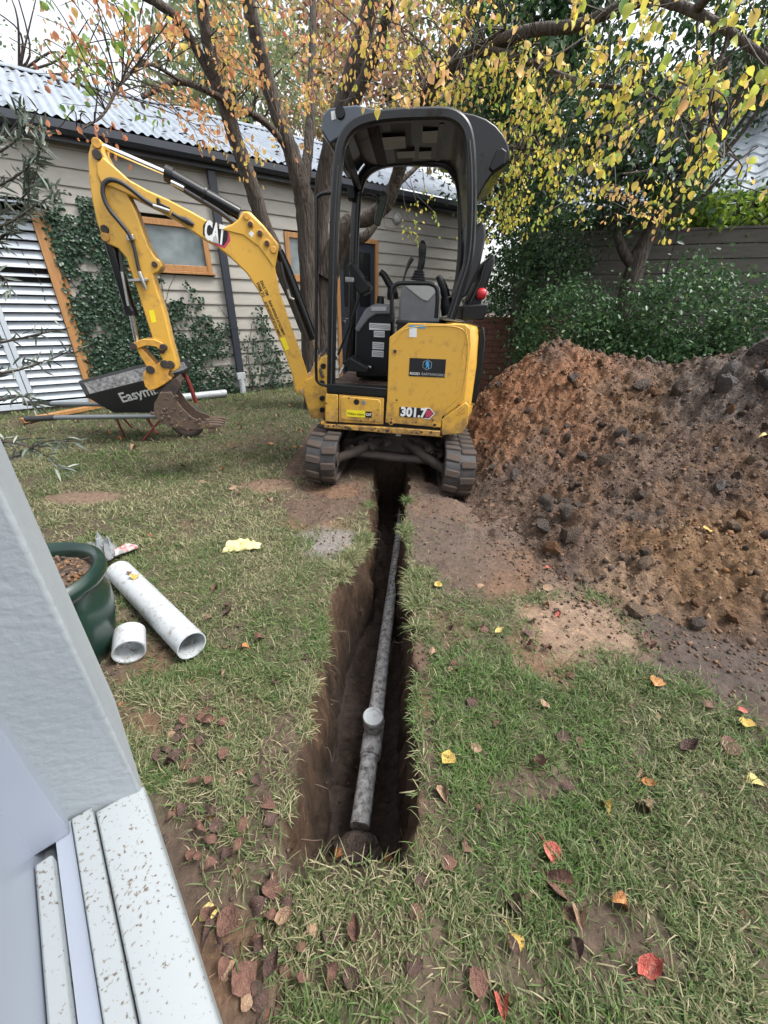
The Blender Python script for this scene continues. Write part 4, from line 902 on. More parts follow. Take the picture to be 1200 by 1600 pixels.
CL = [  # centre, radii, twigs, leaves per twig, tint, sd, size
 ((-1.812,4.400,3.033), (.75, .5, .45), 40, 9, .32, .12, .07), ((-2.108,4.000,2.871), (.45, .4, .5), 22, 9, .93, .08, .075), ((-2.176,3.900,3.001), (.4, .3, .3), 12, 8, .2, .1, .07),
 ((-1.614,4.400,2.774), (.45, .35, .22), 20, 8, .3, .1, .065), ((-2.131,3.700,2.399), (.28, .2, .1), 7, 4, .15, .06, .065), ((-1.270,4.600,2.506), (.35, .25, .16), 11, 6, .50, .07, .065),
 ((-1.187,4.900,3.136), (.7, .5, .6), 40, 8, .42, .12, .068), ((-1.465,4.700,3.360), (.7, .5, .4), 30, 8, .38, .14, .068), ((-.813,4.900,2.841), (.3, .3, .35), 12, 7, .42, .1, .065),
 ((-.491,4.900,3.380), (.7, .5, .5), 28, 8, .42, .2, .07), ((.165,4.600,3.148), (.55, .5, .6), 34, 8, .52, .16, .07), ((.515,4.200,3.188), (.7, .5, .4), 30, 8, .6, .14, .07),
 ((1.006,4.500,2.967), (.7, .5, .55), 56, 9, .70, .12, .065), ((1.252,4.700,2.511), (.55, .5, .55), 62, 9, .74, .11, .06), ((.525,4.900,3.110), (.5, .4, .4), 24, 8, .64, .14, .065), ((1.121,4.900,2.138), (.3, .3, .35), 18, 8, .74, .1, .06),
 ((1.296,3.900,2.877), (.8, .5, .5), 52, 8, .66, .12, .07), ((1.727,3.700,2.551), (.6, .5, .5), 32, 7, .66, .12, .07), ((1.927,3.200,2.441), (.5, .4, .5), 22, 7, .68, .12, .068), ((1.801,3.000,2.638), (.4, .4, .35), 16, 8, .74, .12, .07),
 ((1.532,4.200,2.407), (.45, .4, .4), 20, 8, .70, .1, .065), ((1.972,4.300,2.136), (.3, .3, .16), 9, 6, .46, .1, .065), ((2.102,3.900,2.181), (.4, .3, .3), 8, 6, .60, .14, .065), ((2.130,3.100,2.126), (.25, .3, .3), 6, 5, .66, .12, .065),
 ((.836,2.600,2.473), (.35, .3, .25), 9, 6, .50, .08, .07), ((.297,2.900,2.536), (.25, .2, .25), 6, 5, .42, .08, .07), ((.657,3.100,2.448), (.2, .2, .18), 2, 4, .5, .08, .07), ((1.242,2.400,2.332), (.35, .3, .2), 9, 6, .70, .14, .07), ((1.360,2.500,2.102), (.3, .3, .2), 7, 5, .7, .1, .07), ((.117,3.100,2.390), (.12, .15, .2), 1, 3, .5, .1, .07), ((1.432,2.200,2.196), (.2, .2, .2), 4, 5, .75, .15, .07),
 ((-.243,4.500,3.484), (1.3, .7, .35), 40, 7, .5, .2, .07), ((.312,5.400,2.271), (.3, .2, .2), 8, 6, .75, .1, .06),
]
TWG = MB(); LPs = []; LAx = []; LTi = []; LSz = []
for c, rad, nt_, nl_, tm, tsd, sz in CL:
    c = np.array(c); nt_ = int(nt_*(.66 if c[0] > 0 else .5)*(.45 if c[1] < 3.2 else 1)+1); sz = sz*.68; nl_ = nl_+4
    for k in range(nt_):
        p0 = c + unit(rng.normal(size=3))*np.array(rad)*rng.random()**.45
        j = np.argmin(((samp-p0)**2).sum(1)*rng.uniform(.9, 1.3, len(samp))); root = samp[j]
        mid = (root+p0)/2 + np.array([0, 0, .08]) + rng.normal(size=3)*.07
        d = unit(p0-root+rng.normal(size=3)*.3); d[2] = d[2]*.4-.25; end = p0 + d*rng.uniform(.12, .3)
        if np.linalg.norm(root-p0) < .75: TWG.tube([tuple(q) for q in cmr([root, mid, p0, end], 3)], [.005, .0035, .0015], 4, False)
        else: TWG.tube([tuple(q) for q in cmr([p0-d*.25+np.array([0, 0, .1]), p0, end], 3)], [.003, .0015], 4, False)
        for q in range(nl_):
            t = rng.uniform(-.25, 1.05); b_ = p0 + (end-p0)*t + rng.normal(size=3)*.03
            LPs.append(b_); a = rng.normal(size=3)*.55 + np.array([0, 0, -1.0]); LAx.append(a/np.linalg.norm(a)); LTi.append(tm+rng.normal()*tsd); LSz.append(sz*rng.uniform(.6, 1.25))
o = TWG.build('twigs', M['twig'], pear); o.matrix_parent_inverse = PI_; o['kind'] = 'stuff'
LPs = np.array(LPs); LAx = np.array(LAx); LTi = np.clip(np.array(LTi), 0, 1); LSz = np.array(LSz)
hint = rng.normal(size=LPs.shape); hint[:, 2] *= .3; LB, LC = frames(LAx, hint)
v = LPs-np.array([0, 0, 1.3]); dp_ = v@np.array(fw[:]); ix = v@np.array(rt[:])/dp_; iy = v@np.array(dn[:])/dp_
vis = (np.abs(ix) < .97) & (np.abs(iy) < 1.29) & (dp_ > .3)
order = np.argsort(np.where(vis, dp_/LSz, 1e9)); big = order[:280]; rest = order[280:]
o = inst_mesh('foliage', M['pear_leaf'], LT, LFq, LPs[rest], LAx[rest], LB[rest], LC[rest], LSz[rest], LSz[rest]*.72, LTi[rest], pear); o.matrix_parent_inverse = PI_; o['kind'] = 'stuff'
def leaf_mesh(name, m, tint=None, curl=.12, fold=.10, wav=.0, seed=0, wid=1.0):
    """ovate leaf, 1 long, with midrib fold and curl"""
    ts = [0, .1, .28, .5, .72, .9, 1.0]; ws = [0, .20, .36, .38, .27, .10, 0]; v = []; f = []
    r_ = random.Random(seed)
    for t, w_ in zip(ts, ws):
        zc = -curl*(t-.35)**2*2
        w_ = w_*wid*(1+wav*1.2*(r_.random()-.5))
        v += [(t, -w_, zc+fold*w_*1.2+wav*(r_.random()-.5)), (t, 0, zc), (t, w_, zc+fold*w_*1.2+wav*(r_.random()-.5))]
    for i in range(len(ts)-1):
        a = i*3; f += [(a, a+1, a+4, a+3), (a+1, a+2, a+5, a+4)]
    v += [(-.38, -.012, -.04), (-.38, .012, -.04), (.02, .014, .004), (.02, -.014, .004)]; n0 = len(v)-4; f.append((n0, n0+1, n0+2, n0+3))
    me = bpy.data.meshes.new(name); me.from_pydata(v, [], f); me.update(); me.shade_smooth()
    if tint is not None:
        at = me.attributes.new('tint', 'FLOAT', 'POINT'); at.data.foreach_set('value', np.full(len(v), tint, np.float32))
    me.materials.append(m); return me
PLM = [leaf_mesh('leaf', M['pear_leaf'], t, .25, .25, .02, int(t*100)) for t in np.linspace(.1, .98, 14)]
for i in big:
    o = bpy.data.objects.new('leaf', PLM[int(np.argmin(np.abs(np.linspace(.1, .98, 14)-LTi[i])))]); link(o, pear); o.matrix_parent_inverse = PI_
    m4 = Matrix((Vector(LAx[i])*LSz[i], Vector(LB[i])*LSz[i], Vector(LC[i])*LSz[i])).transposed().to_4x4(); m4.translation = LPs[i]; o.matrix_basis = m4

# ================================================================== MINI EXCAVATOR  (local: x to the machine's rear, y away from the camera, z up)
EXC = Matrix(((.995, .074, .069, .075), (-.073, .997, -.005, 3.658), (-.069, 0, .998, -.028), (0, 0, 0, 1)))
ex = bpy.data.objects.new('mini_excavator', None); link(ex)
_q = EXC.to_quaternion().normalized(); ex.rotation_mode = 'QUATERNION'; ex.rotation_quaternion = _q; ex.location = EXC.translation
tag(ex, 'yellow and black mini excavator with canopy straddling the trench', 'excavator')
YN = -.495
def sub(name): 
    o = bpy.data.objects.new(name, None); return link(o, ex)
# ---- tracks
def oval(n_arc, half, r, off=0.0):
    P = []
    for k in range(n_arc+1):
        a = -math.pi/2 - math.pi*k/n_arc; P.append((-half + (r+off)*math.cos(a), r + (r+off)*math.sin(a)))
    for k in range(n_arc+1):
        a = math.pi/2 - math.pi*k/n_arc; P.append((half + (r+off)*math.cos(a), r + (r+off)*math.sin(a)))
    return P
def oval_at(t, half, r):
    """point and outward normal at arc length t (loops)"""
    per = 4*half + 2*math.pi*r; t %= per
    if t < 2*half: return (-half+t, 2*r), (0, 1)
    t -= 2*half
    if t < math.pi*r: a = math.pi/2 - t/r; return (half+r*math.cos(a), r+r*math.sin(a)), (math.cos(a), math.sin(a))
    t -= math.pi*r
    if t < 2*half: return (half-t, 0), (0, -1)
    t -= 2*half; a = -math.pi/2 - t/r; return (-half+r*math.cos(a), r+r*math.sin(a)), (math.cos(a), math.sin(a))
TRR, THALF, TW = .195, .575, .24
lug = MB(); lug.prism([(-.034, 0), (.034, 0), (.026, .017), (-.026, .017)], 0, .112)
lug_me = None
for sx_, cx_ in ((-1, -.545), (1, .545)):
    tr = MB()
    outer = oval(12, THALF, TRR); inner = oval(12, THALF, TRR, -.035)
    v = []; n_ = len(outer)
    for (yy_, zz_) in outer: v.append((cx_-TW/2, yy_, zz_))
    for (yy_, zz_) in outer: v.append((cx_+TW/2, yy_, zz_))
    for (yy_, zz_) in inner: v.append((cx_-TW/2, yy_, zz_))
    for (yy_, zz_) in inner: v.append((cx_+TW/2, yy_, zz_))
    f = []
    for i in range(n_):
        j = (i+1) % n_; f += [(i, j, n_+j, n_+i), (2*n_+j, 2*n_+i, 3*n_+i, 3*n_+j), (j, i, 2*n_+i, 2*n_+j), (n_+i, n_+j, 3*n_+j, 3*n_+i)]
    tr.add(v, f); track = tr.build('track', M['rubber'], ex, bevel=.012)
    per = 4*THALF+2*math.pi*TRR; nl_ = 28
    for k in range(nl_):
        for side in (0, 1):
            (yy_, zz_), (ny, nz_) = oval_at((k+.5*side)*per/nl_, THALF, TRR)
            if lug_me is None:
                o = lug.build('tread_lug', M['rubber'], track, bevel=.006); lug_me = o.data
            else:
                o = bpy.data.objects.new('tread_lug', lug_me); link(o, track); b_ = o.modifiers.new('bevel', 'BEVEL'); b_.width = .006; b_.segments = 1
            ty, tz = nz_, -ny   # tangent
            # lug local x -> tangent, y -> machine x, z -> normal
            m4 = Matrix(((0, 1, 0), (ty, 0, ny), (tz, 0, nz_))).to_4x4(); m4.translation = (cx_-TW/2+.004 + side*.122, yy_-ny*.004, zz_-nz_*.004)
            skew = Matrix.Identity(4); skew[0][1] = .22*(1 if side else -1)
            o.matrix_basis = m4 @ skew
    for yy_ in (-THALF, THALF):
        wh = MB().cyl((cx_-.10, yy_, TRR), (cx_+.10, yy_, TRR), .155, 24); w_ = wh.build('idler_wheel', M['mudsteel'], track, smooth=40, bevel=.01)
        MB().cyl((cx_-.115, yy_, TRR), (cx_+.115, yy_, TRR), .06, 16).build('wheel_hub', M['mudsteel'], track, smooth=40)
    for yy_ in (-.3, 0, .3): MB().cyl((cx_-.09, yy_, .085), (cx_+.09, yy_, .085), .06, 14).build('roller', M['mudsteel'], track, smooth=40)
    MB().box((cx_-.07, -.52, .13), (cx_+.07, .52, .27)).build('track_frame', M['mudsteel'], track, bevel=.02)
# ---- undercarriage
u = MB()
u.prism([(-.45, .16), (-.45, .26), (-.22, .36), (.22, .36), (.45, .26), (.45, .16), (.25, .2), (-.25, .2)], -.30, .30)
u.build('undercarriage', M['mudsteel'], ex, bevel=.02)
for sx_ in (-1, 1): MB().tube([(sx_*.12, -.28, .30), (sx_*.28, -.42, .24), (sx_*.46, -.5, .17)], [.05, .045, .04], 8).build('carbody_arm', M['mudsteel'], ex, smooth=50)
MB().tube([(-.40, -.40, .20), (0, -.42, .20), (.40, -.40, .20)], .035, 8, rough=.2).build('cross_tube', M['mudsteel'], ex, smooth=50)
lmp = MB()
for k in range(34):
    x_ = random.uniform(-.42, .42); lmp.add(*(lambda c, r_: ([(c[0]+q[0]*r_, c[1]+q[1]*r_, c[2]+q[2]*r_*.7) for q in itv], itf))((x_, random.uniform(-.44, -.2), .22+.10*(1-abs(x_)*2)+random.uniform(-.03, .07)), random.uniform(.015, .045)))
o = lmp.build('caked_mud', M['mudsteel'], ex); o['kind'] = 'stuff'
MB().cyl((0, 0, .34), (0, 0, .45), .30, 28).build('slew_ring', M['mudsteel'], ex, smooth=40)
MB().box((.02, -.452, .405), (.06, -.448, .425)).build('tag_plate', M['light_plastic'], ex)
# ---- upper body
core = MB().box((-.55, YN+.012, .452), (.45, .48, .70)); core.box((-.045, YN+.014, .695), (.45, .48, 1.24)); core.build('body_core', M['black'], ex)
# rear counterweight / hood (rounded tail)
def tail_ring(xf, xr, z, yh=.495):
    c = .20
    q = [(xf, -yh)] + [(xr-c+c*math.sin(a), -yh+c*.75-c*.75*math.cos(a)) for a in np.linspace(0, math.pi/2, 7)]
    q += [(x_, -y_) for x_, y_ in reversed(q)]
    return [(x_, y_, z) for x_, y_ in q]
MB().loft([tail_ring(.395, .50, .437, .47), tail_ring(.395, .565, .50), tail_ring(.39, .615, .64), tail_ring(.39, .618, .70)]).build('counterweight', M['yellow'], ex, smooth=28, bevel=.006)
MB().loft([tail_ring(.43, .612, .705), tail_ring(.44, .60, 1.0), tail_ring(.43, .575, 1.20), tail_ring(.42, .545, 1.265), tail_ring(.40, .50, 1.278, .46)]).build('engine_hood', M['yellow'], ex, smooth=28, bevel=.005)
o = MB().prism([(.588, .72), (.580, 1.0), (.560, 1.25), (.585, 1.27), (.615, 1.18), (.632, .95), (.630, .72)], -.41, .41).build('rear_grille', M['black'], ex, bevel=.01)
def panel(name, prof, y0, y1, m, parent=ex, bevel=.005): return MB().prism(prof, y0, y1).build(name, m, parent, bevel=bevel)
side = panel('side_cover', [(-.074,.716),(-.093,1.146),(.034,1.251),(.438,1.276),(.479,1.248),(.503,1.140),(.523,.753),(.369,.609),(.374,.523),(-.073,.519)], -.508, -.478, M['yellow'])
panel('cover_recess', [(.359,.660),(.486,.795),(.476,1.051),(.435,1.070),(.443,.819),(.347,.704)], -.509, -.50, M['yellow'], side, .003)
panel('lower_skirt', [(-.570,.459),(-.070,.483),(.373,.496),(.374,.449),(-.076,.435),(-.565,.428)], -.512, -.47, M['yellow'])
panel('front_panel', [(-.558,.699),(-.461,.701),(-.455,.481),(-.560,.481)], -.506, -.47, M['yellow'])
panel('panel_surround', [(-.455,.702),(-.098,.709),(-.087,.500),(-.449,.483)], -.502, -.47, M['yellow'])
adoor = panel('access_door', [(-.437,.685),(-.414,.694),(-.142,.696),(-.120,.678),(-.112,.532),(-.129,.515),(-.413,.508),(-.432,.526)], -.509, -.495, M['yellow'])
corner = panel('corner_panel', [(.371,.591),(.532,.741),(.564,.715),(.578,.576),(.546,.496),(.387,.463)], -.511, -.49, M['yellow'], ex, .006)
panel('reflector', [(.471,.642),(.539,.713),(.543,.659),(.483,.633)], -.5135, -.508, M['yellow_worn'], corner, .002)
for (x_, z_) in [(-.044,1.055),(-.026,.526),(.320,.541)]:
    o = MB().cyl((x_, -.512, z_), (x_, -.499, z_), .020, 16); o.build('bolt', M['yellow_worn'], side, smooth=40)
    MB().cyl((x_, -.5135, z_), (x_, -.51, z_), .013, 10).build('bolt_socket', M['mudsteel'], side)
for k, ((x_, z_), r_) in enumerate(zip([(-.311,.661),(-.255,.661)], (.022, .018))):
    MB().cyl((x_, -.512, z_), (x_, -.50, z_), r_, 16).build('lock', M['sticker_black'] if k == 0 else M['steel'], adoor, smooth=40)
MB().box((-.60, -.50, .445), (-.55, -.44, .475)).build('tie_down', M['yellow_worn'], ex, bevel=.01)
# floor and step
fl = MB().box((-.55, -.485, .70), (-.03, .47, .735)).build('floor', M['black'], ex)
st = panel('step_edge', [(-.542,.775),(-.079,.784),(-.079,.721),(-.547,.711)], -.506, -.40, M['black'])
dm = MB(); gx = np.linspace(-.53, -.06, 24); gy = np.linspace(-.40, .44, 34)
dm.add([(a, b_, .742+.018*float(fbm(a*14, b_*14, 3, 5))) for b_ in gy for a in gx], [(j*24+i, j*24+i+1, (j+1)*24+i+1, (j+1)*24+i) for j in range(33) for i in range(23)])
dm.build('floor_dirt', mat('floor_dirt', [(.3, (.10, .07, .055)), (.7, (.22, .15, .12))], 14, 8, .9, .8, 40), ex, smooth=80)
# seat deck, consoles
MB().box((-.06, -.485, 1.235), (.46, .47, 1.262)).build('seat_deck', M['black'], ex, bevel=.008)
fc = MB(); fc.prism([(-.387,.771),(-.406,1.167),(-.328,1.297),(-.263,1.340),(-.123,1.351),(-.074,.799)], -.05, .42); fc.build('front_console', M['black'], ex, bevel=.015)
fct = panel('console_cowl', [(-.415,1.157),(-.333,1.311),(-.268,1.353),(-.123,1.364),(-.117,1.291),(-.242,1.281),(-.302,1.243),(-.381,1.131)], -.075, .43, M['grey_plastic'], ex, .012)
MB().prism([(-.286,1.333),(-.162,1.343),(-.160,1.311),(-.284,1.301)], -.082, -.07).build('console_vent', M['light_plastic'], ex, bevel=.003)
(cx0, cz0) = (-.224,1.380)
MB().cyl((cx0, .02, cz0-.02), (cx0, .02, cz0+.035), .035, 14, .026).build('filler_cap', M['black'], ex, smooth=40, bevel=.004)
# seat
sb = MB(); sb.loft([[(x_+.05*0, y_, z_) for x_, y_ in [(-.02+dx, -.26+dy), (.40-dx, -.26+dy), (.40-dx, .26-dy), (-.02+dx, .26-dy)]] for z_, dx, dy in [(1.255, .10, .24), (1.262, .08, .23), (1.28, .08, .23), (1.29, .10, .25)]])
seat = sb.build('seat_cushion', M['seat'], ex, bevel=.03, seg=3)
bk = MB(); bk.prism([(.393,1.426),(.446,1.465),(.505,1.646),(.515,1.837),(.496,1.912),(.463,1.921),(.440,1.893),(.438,1.782),(.394,1.597),(.349,1.457)], -.24, .26); bk.build('seat_back', M['seat'], ex, bevel=.03, seg=3)
hp = MB(); hp.prism([(.466,1.430),(.513,1.558),(.527,1.679),(.583,1.742),(.602,1.693),(.585,1.596),(.555,1.437),(.541,1.306),(.455,1.299)], -.30, .24); hp.build('rear_shroud', M['gloss_black'], ex, bevel=.02, seg=3)
panel('rear_box', [(.410,1.391),(.581,1.421),(.595,1.397),(.575,1.311),(.416,1.298)], -.40, .25, M['black'], ex, .01)
(rx_, rz_) = (.536,1.478)
rc = MB(); rc.loft([[(rx_+dx+r_*0, -.36+r_*math.cos(a), rz_+r_*math.sin(a)) for a in np.linspace(0, 2*math.pi, 14, endpoint=False)] for dx, r_ in [(-.034, .02), (-.022, .034), (.0, .038), (.022, .034), (.03, .02)]]); rc.build('red_cap', M['red'], ex, smooth=40)
# control pod with joystick
pod = panel('control_pod', [(-.052,1.235),(-.057,1.389),(-.047,1.493),(.006,1.534),(.208,1.533),(.242,1.489),(.266,1.261)], -.24, -.08, M['grey_plastic'], ex, .018)
panel('pod_top', [(-.022,1.489),(.007,1.529),(.203,1.527),(.223,1.487),(.162,1.402),(.118,1.407),(.045,1.448)], -.247, -.10, M['light_plastic'], pod, .006)
jx, jz = (.069,1.529)
bt = MB(); k = 0
prof = []
for i in range(11): prof.append((.062-.0032*i + (.006 if i % 2 else -.004), i*.0085))
bt.lathe(prof, (jx, -.17, jz-.01), 18); bt.build('boot', M['hose'], ex, smooth=50)
MB().tube(cmr([(jx+.003, -.17, jz+.07), (jx+.012, -.17, jz+.12), (jx+.010, -.17, jz+.18), (jx+.006, -.17, jz+.23), (jx+.001, -.17, jz+.26)], 4), [.022, .026, .026, .030, .026, .012], 10).build('joystick', M['black'], ex, smooth=60)
def rod(name, pts, r, m='hose', n=8, parent=ex): return MB().tube(cmr(pts, 6), r, n).build(name, M[m], parent, smooth=60)
rod('blade_lever', [(-.053,-.100,1.498),(-.032,-.100,1.590),(-.010,-.100,1.654),(.011,-.100,1.684)], [.008, .007, .012, .016, .014])
rod('arm_rest', [(-.140,.050,1.480),(-.176,.050,1.523),(-.210,.050,1.565),(-.243,.050,1.589)], [.03, .028, .026, .022], 'black')
rod('arm_rest', [(.299,-.120,1.441),(.270,-.120,1.504),(.238,-.120,1.553),(.214,-.120,1.581)], [.035, .033, .026, .018], 'black')
rod('lever_base', [(-.123,.050,1.399),(-.132,.050,1.444),(-.140,.050,1.480)], [.045, .045, .035], 'black')
rod('lever_base', [(.332,-.120,1.323),(.313,-.120,1.385),(.299,-.120,1.441)], [.05, .05, .04], 'black')
rod('grab_rail', [(-.092,-.400,1.245),(-.104,-.400,1.382),(-.106,-.400,1.455),(-.081,-.400,1.487),(-.023,-.400,1.500),(.104,-.400,1.509),(.168,-.400,1.508),(.208,-.400,1.483),(.223,-.400,1.408),(.229,-.400,1.296)], .0145, 'gloss_black')
rod('travel_lever', [(-.326,-.100,1.538),(-.388,-.100,1.366),(-.457,-.100,1.175),(-.541,-.100,.946)], [.014, .009, .009, .009], 'black')
rod('travel_lever', [(-.384,.050,1.507),(-.427,.050,1.318),(-.486,.050,1.015),(-.496,.050,.801)], [.014, .009, .009, .009], 'black')
panel('display_pad', [(-.477,1.601),(-.443,1.620),(-.294,1.476),(-.302,1.436),(-.361,1.404),(-.415,1.445)], -.16, .06, M['black'], ex, .012)
panel('pad_bracket', [(-.483,1.517),(-.419,1.517),(-.417,1.488),(-.481,1.483)], -.20, -.16, M['steel'], ex, .003)
panel('pedal', [(-.471,.912),(-.409,.957),(-.248,.888),(-.267,.856),(-.405,.859)], -.30, -.05, M['black'], ex, .006)
rod('pedal_rod', [(-.494,-.280,.819),(-.449,-.250,.895),(-.350,-.200,.888),(-.243,-.200,.887)], .012, 'steel')
# ---- canopy
def bar(name, pts, wx, wy, m='gloss_black', parent=ex):
    """square tube following points in the x-z plane"""
    P = [np.array(p) for p in pts]; rings = []
    for i, p in enumerate(P):
        t = unit(P[min(i+1, len(P)-1)]-P[max(i-1, 0)]); nx_, nz_ = -t[2], t[0]
        rings.append([tuple(p+np.array([nx_*a, b_, nz_*a])) for a, b_ in [(-wx, -wy*.6), (-wx*.6, -wy), (wx*.6, -wy), (wx, -wy*.6), (wx, wy*.6), (wx*.6, wy), (-wx*.6, wy), (-wx, wy*.6)]])
    return MB().loft(rings).build(name, M[m], parent, smooth=40)
hoop = [(-.524,-.465,.711),(-.524,-.465,1.224),(-.523,-.465,1.621),(-.517,-.465,1.905),(-.505,-.465,2.101),(-.480,-.465,2.220),(-.423,-.465,2.291),(-.328,-.465,2.331),(-.175,-.465,2.357),(.015,-.465,2.373),(.137,-.465,2.379),(.208,-.465,2.363),(.260,-.465,2.326),(.294,-.465,2.264),(.326,-.465,2.151),(.364,-.465,1.962),(.392,-.465,1.758),(.393,-.465,1.631),(.370,-.465,1.509),(.332,-.465,1.302)]
bar('canopy_hoop', cmr(hoop, 3), .030, .028)
rod('hoop_seam', [(p[0]+.006, p[1]-.031, p[2]) for p in hoop[:5]], .006, 'hose')
rod('hoop_seam', [(p[0]-.004, p[1]-.031, p[2]) for p in hoop[13:]], .007, 'hose')
hoop2 = [(-.500,.400,.873),(-.507,.400,1.314),(-.513,.400,1.710),(-.511,.400,2.027),(-.497,.400,2.176),(-.441,.400,2.290),(-.322,.400,2.353),(-.150,.400,2.379),(.051,.400,2.387),(.173,.400,2.382),(.261,.400,2.332),(.330,.400,2.228),(.371,.400,2.042),(.411,.400,1.777),(.412,.400,1.538),(.364,.400,1.331)]
bar('canopy_hoop', cmr(hoop2, 3), .036, .03)
rf = MB(); rf.prism([(-.448,2.306),(-.398,2.335),(-.332,2.359),(-.255,2.373),(-.159,2.386),(-.026,2.399),(.107,2.407),(.214,2.409),(.306,2.401),(.378,2.385),(.441,2.358),(.490,2.323),(.529,2.284),(.555,2.238),(.558,2.208),(.544,2.183),(.514,2.159),(.468,2.131),(.437,2.085),(.411,2.029),(.392,1.978),(.377,1.924),(.358,2.032),(.327,2.157),(.306,2.230),(.279,2.294),(.249,2.333),(.214,2.363),(.166,2.372),(.112,2.372),(-.022,2.363),(-.156,2.351),(-.253,2.339),(-.330,2.324)], -.435, .40)
roof = rf.build('roof', M['gloss_black'], ex, bevel=.016, seg=3)
panel('roof_grip', [(.438,2.155),(.467,2.242),(.495,2.256),(.530,2.240),(.527,2.179),(.465,2.138)], -.452, -.40, M['black'], roof, .006)
vz = MB(); vz.prism([(-.635,2.290),(-.628,2.363),(-.584,2.400),(-.418,2.424),(-.275,2.408),(-.340,2.378),(-.446,2.337),(-.517,2.260),(-.581,2.226)], -.38, .36); vis_ = vz.build('front_visor', mat('visor_gloss', (.035, .05, .07), 4, 3, .2, coat=.6), ex, bevel=.012, seg=3)
(lx_, lz_) = (-.514,2.380)
MB().cyl((lx_, -.40, lz_), (lx_, -.375, lz_), .03, 14).build('visor_knob', M['black'], vis_, smooth=40)
panel('visor_label', [(-.572,2.383),(-.544,2.388),(-.539,2.349),(-.567,2.342)], -.384, -.378, M['white'], vis_, 0)
panel('ceiling', [(-.449,2.320),(.177,2.384),(.175,2.401),(-.450,2.337)], -.40, .37, M['black'], roof, 0)
MB().prism([(-.445,2.324),(-.268,2.341),(-.269,2.351),(-.446,2.334)], -.395, .36, lambda a, b_, w_: (a, w_, b_-.012)).build('skylight', M['tint_glass'], roof)
def ceil_sticker(px0, px1, y0, y1, m):
    a = [(-.449,2.310),(.179,2.374)]
    f_ = lambda px: (a[0][0]+(px-560)/140*(a[1][0]-a[0][0]), a[0][1]+(px-560)/140*(a[1][1]-a[0][1]))
    (xa, za), (xb, zb) = f_(px0), f_(px1)
    MB().add([(xa, y0, za-.004), (xb, y0, zb-.004), (xb, y1, zb-.004), (xa, y1, za-.004)], [(0, 1, 2, 3)]).build('ceiling_label', M[m], roof)
ceil_sticker(601, 635, -.22, .0, 'sticker_grey'); ceil_sticker(660, 682, -.28, -.08, 'sticker_grey'); ceil_sticker(620, 648, .06, .20, 'sticker_grey'); ceil_sticker(655, 675, .08, .24, 'sticker_grey'); ceil_sticker(683, 690, -.38, .3, 'grey_plastic')
MB().tube([hoop2[4], tuple(np.array(hoop[5])+np.array([0, .05, 0]))], .03, 6).build('canopy_brace', M['gloss_black'], ex)
# outside grab bar at the front, mirror
rod('front_grab_bar', [(-.540,-.460,1.968),(-.590,-.460,1.961),(-.628,-.460,1.946),(-.645,-.460,1.904),(-.644,-.460,1.613),(-.644,-.460,1.214),(-.644,-.460,.854),(-.628,-.460,.774),(-.551,-.460,.747)], .012, 'gloss_black')
mir = panel('mirror', [(-.299,2.172),(-.256,2.154),(-.256,2.087),(-.302,1.929),(-.351,1.944),(-.349,1.996)], .34, .38, mat('mirror_leaf_reflection', (.03, .05, .035), 6, 4, .25, coat=.3), ex, .008)  # reflection of green leaves put into the mirror's base colour
rod('mirror_arm', [(-.502,.380,2.126),(-.412,.370,2.138),(-.342,.360,2.119),(-.328,.360,2.074)], .010, 'gloss_black')
panel('work_light', [(-.573,2.163),(-.515,2.167),(-.511,2.092),(-.570,2.088)], .30, .40, M['black'], ex, .004)
# ---- boom group: plane swung toward the camera. u along boom, z up, w toward the camera
_a = R(19); BU = np.array([-math.cos(_a), -math.sin(_a), 0]); BN = np.array([math.sin(_a), -math.cos(_a), 0]); B0 = np.array([-.78, -.22, 0])
def BP(u_, z_, w_=0): return tuple(B0 + BU*u_ + BN*w_ + np.array([0, 0, z_]))
def bprism(name, prof, w0, w1, m, parent=ex, bevel=.006, seg=2): return MB().prism(prof, w0, w1, BP).build(name, M[m], parent, bevel=bevel, seg=seg)
def brod(name, pts, r, m, parent=ex, w=0, n=14, sm=None):
    P = [BP(q[0], q[1], w if len(q) < 3 else q[2]) for q in pts]
    if sm: P = cmr(P, sm)
    return MB().tube(P, r, n).build(name, M[m], parent, smooth=50)
def bpin(c, r, w0, w1, m, parent, name='pin'): return MB().cyl(BP(c[0], c[1], w0), BP(c[0], c[1], w1), r, 16).build(name, M[m], parent, smooth=40, bevel=.003)
# swing bracket
sw = bprism('swing_bracket', [(-.107,.935),(-.160,.957),(-.180,.710),(-.172,.443),(-.025,.441),(.007,.552),(.049,.681),(.016,.755),(-.043,.789)], -.15, .11, 'yellow')
for c in [(-.124,.873),(-.115,.741),(-.116,.616),(-.117,.519)]: bpin(c, .022, .105, .118, 'sticker_black', sw, 'bracket_hole')
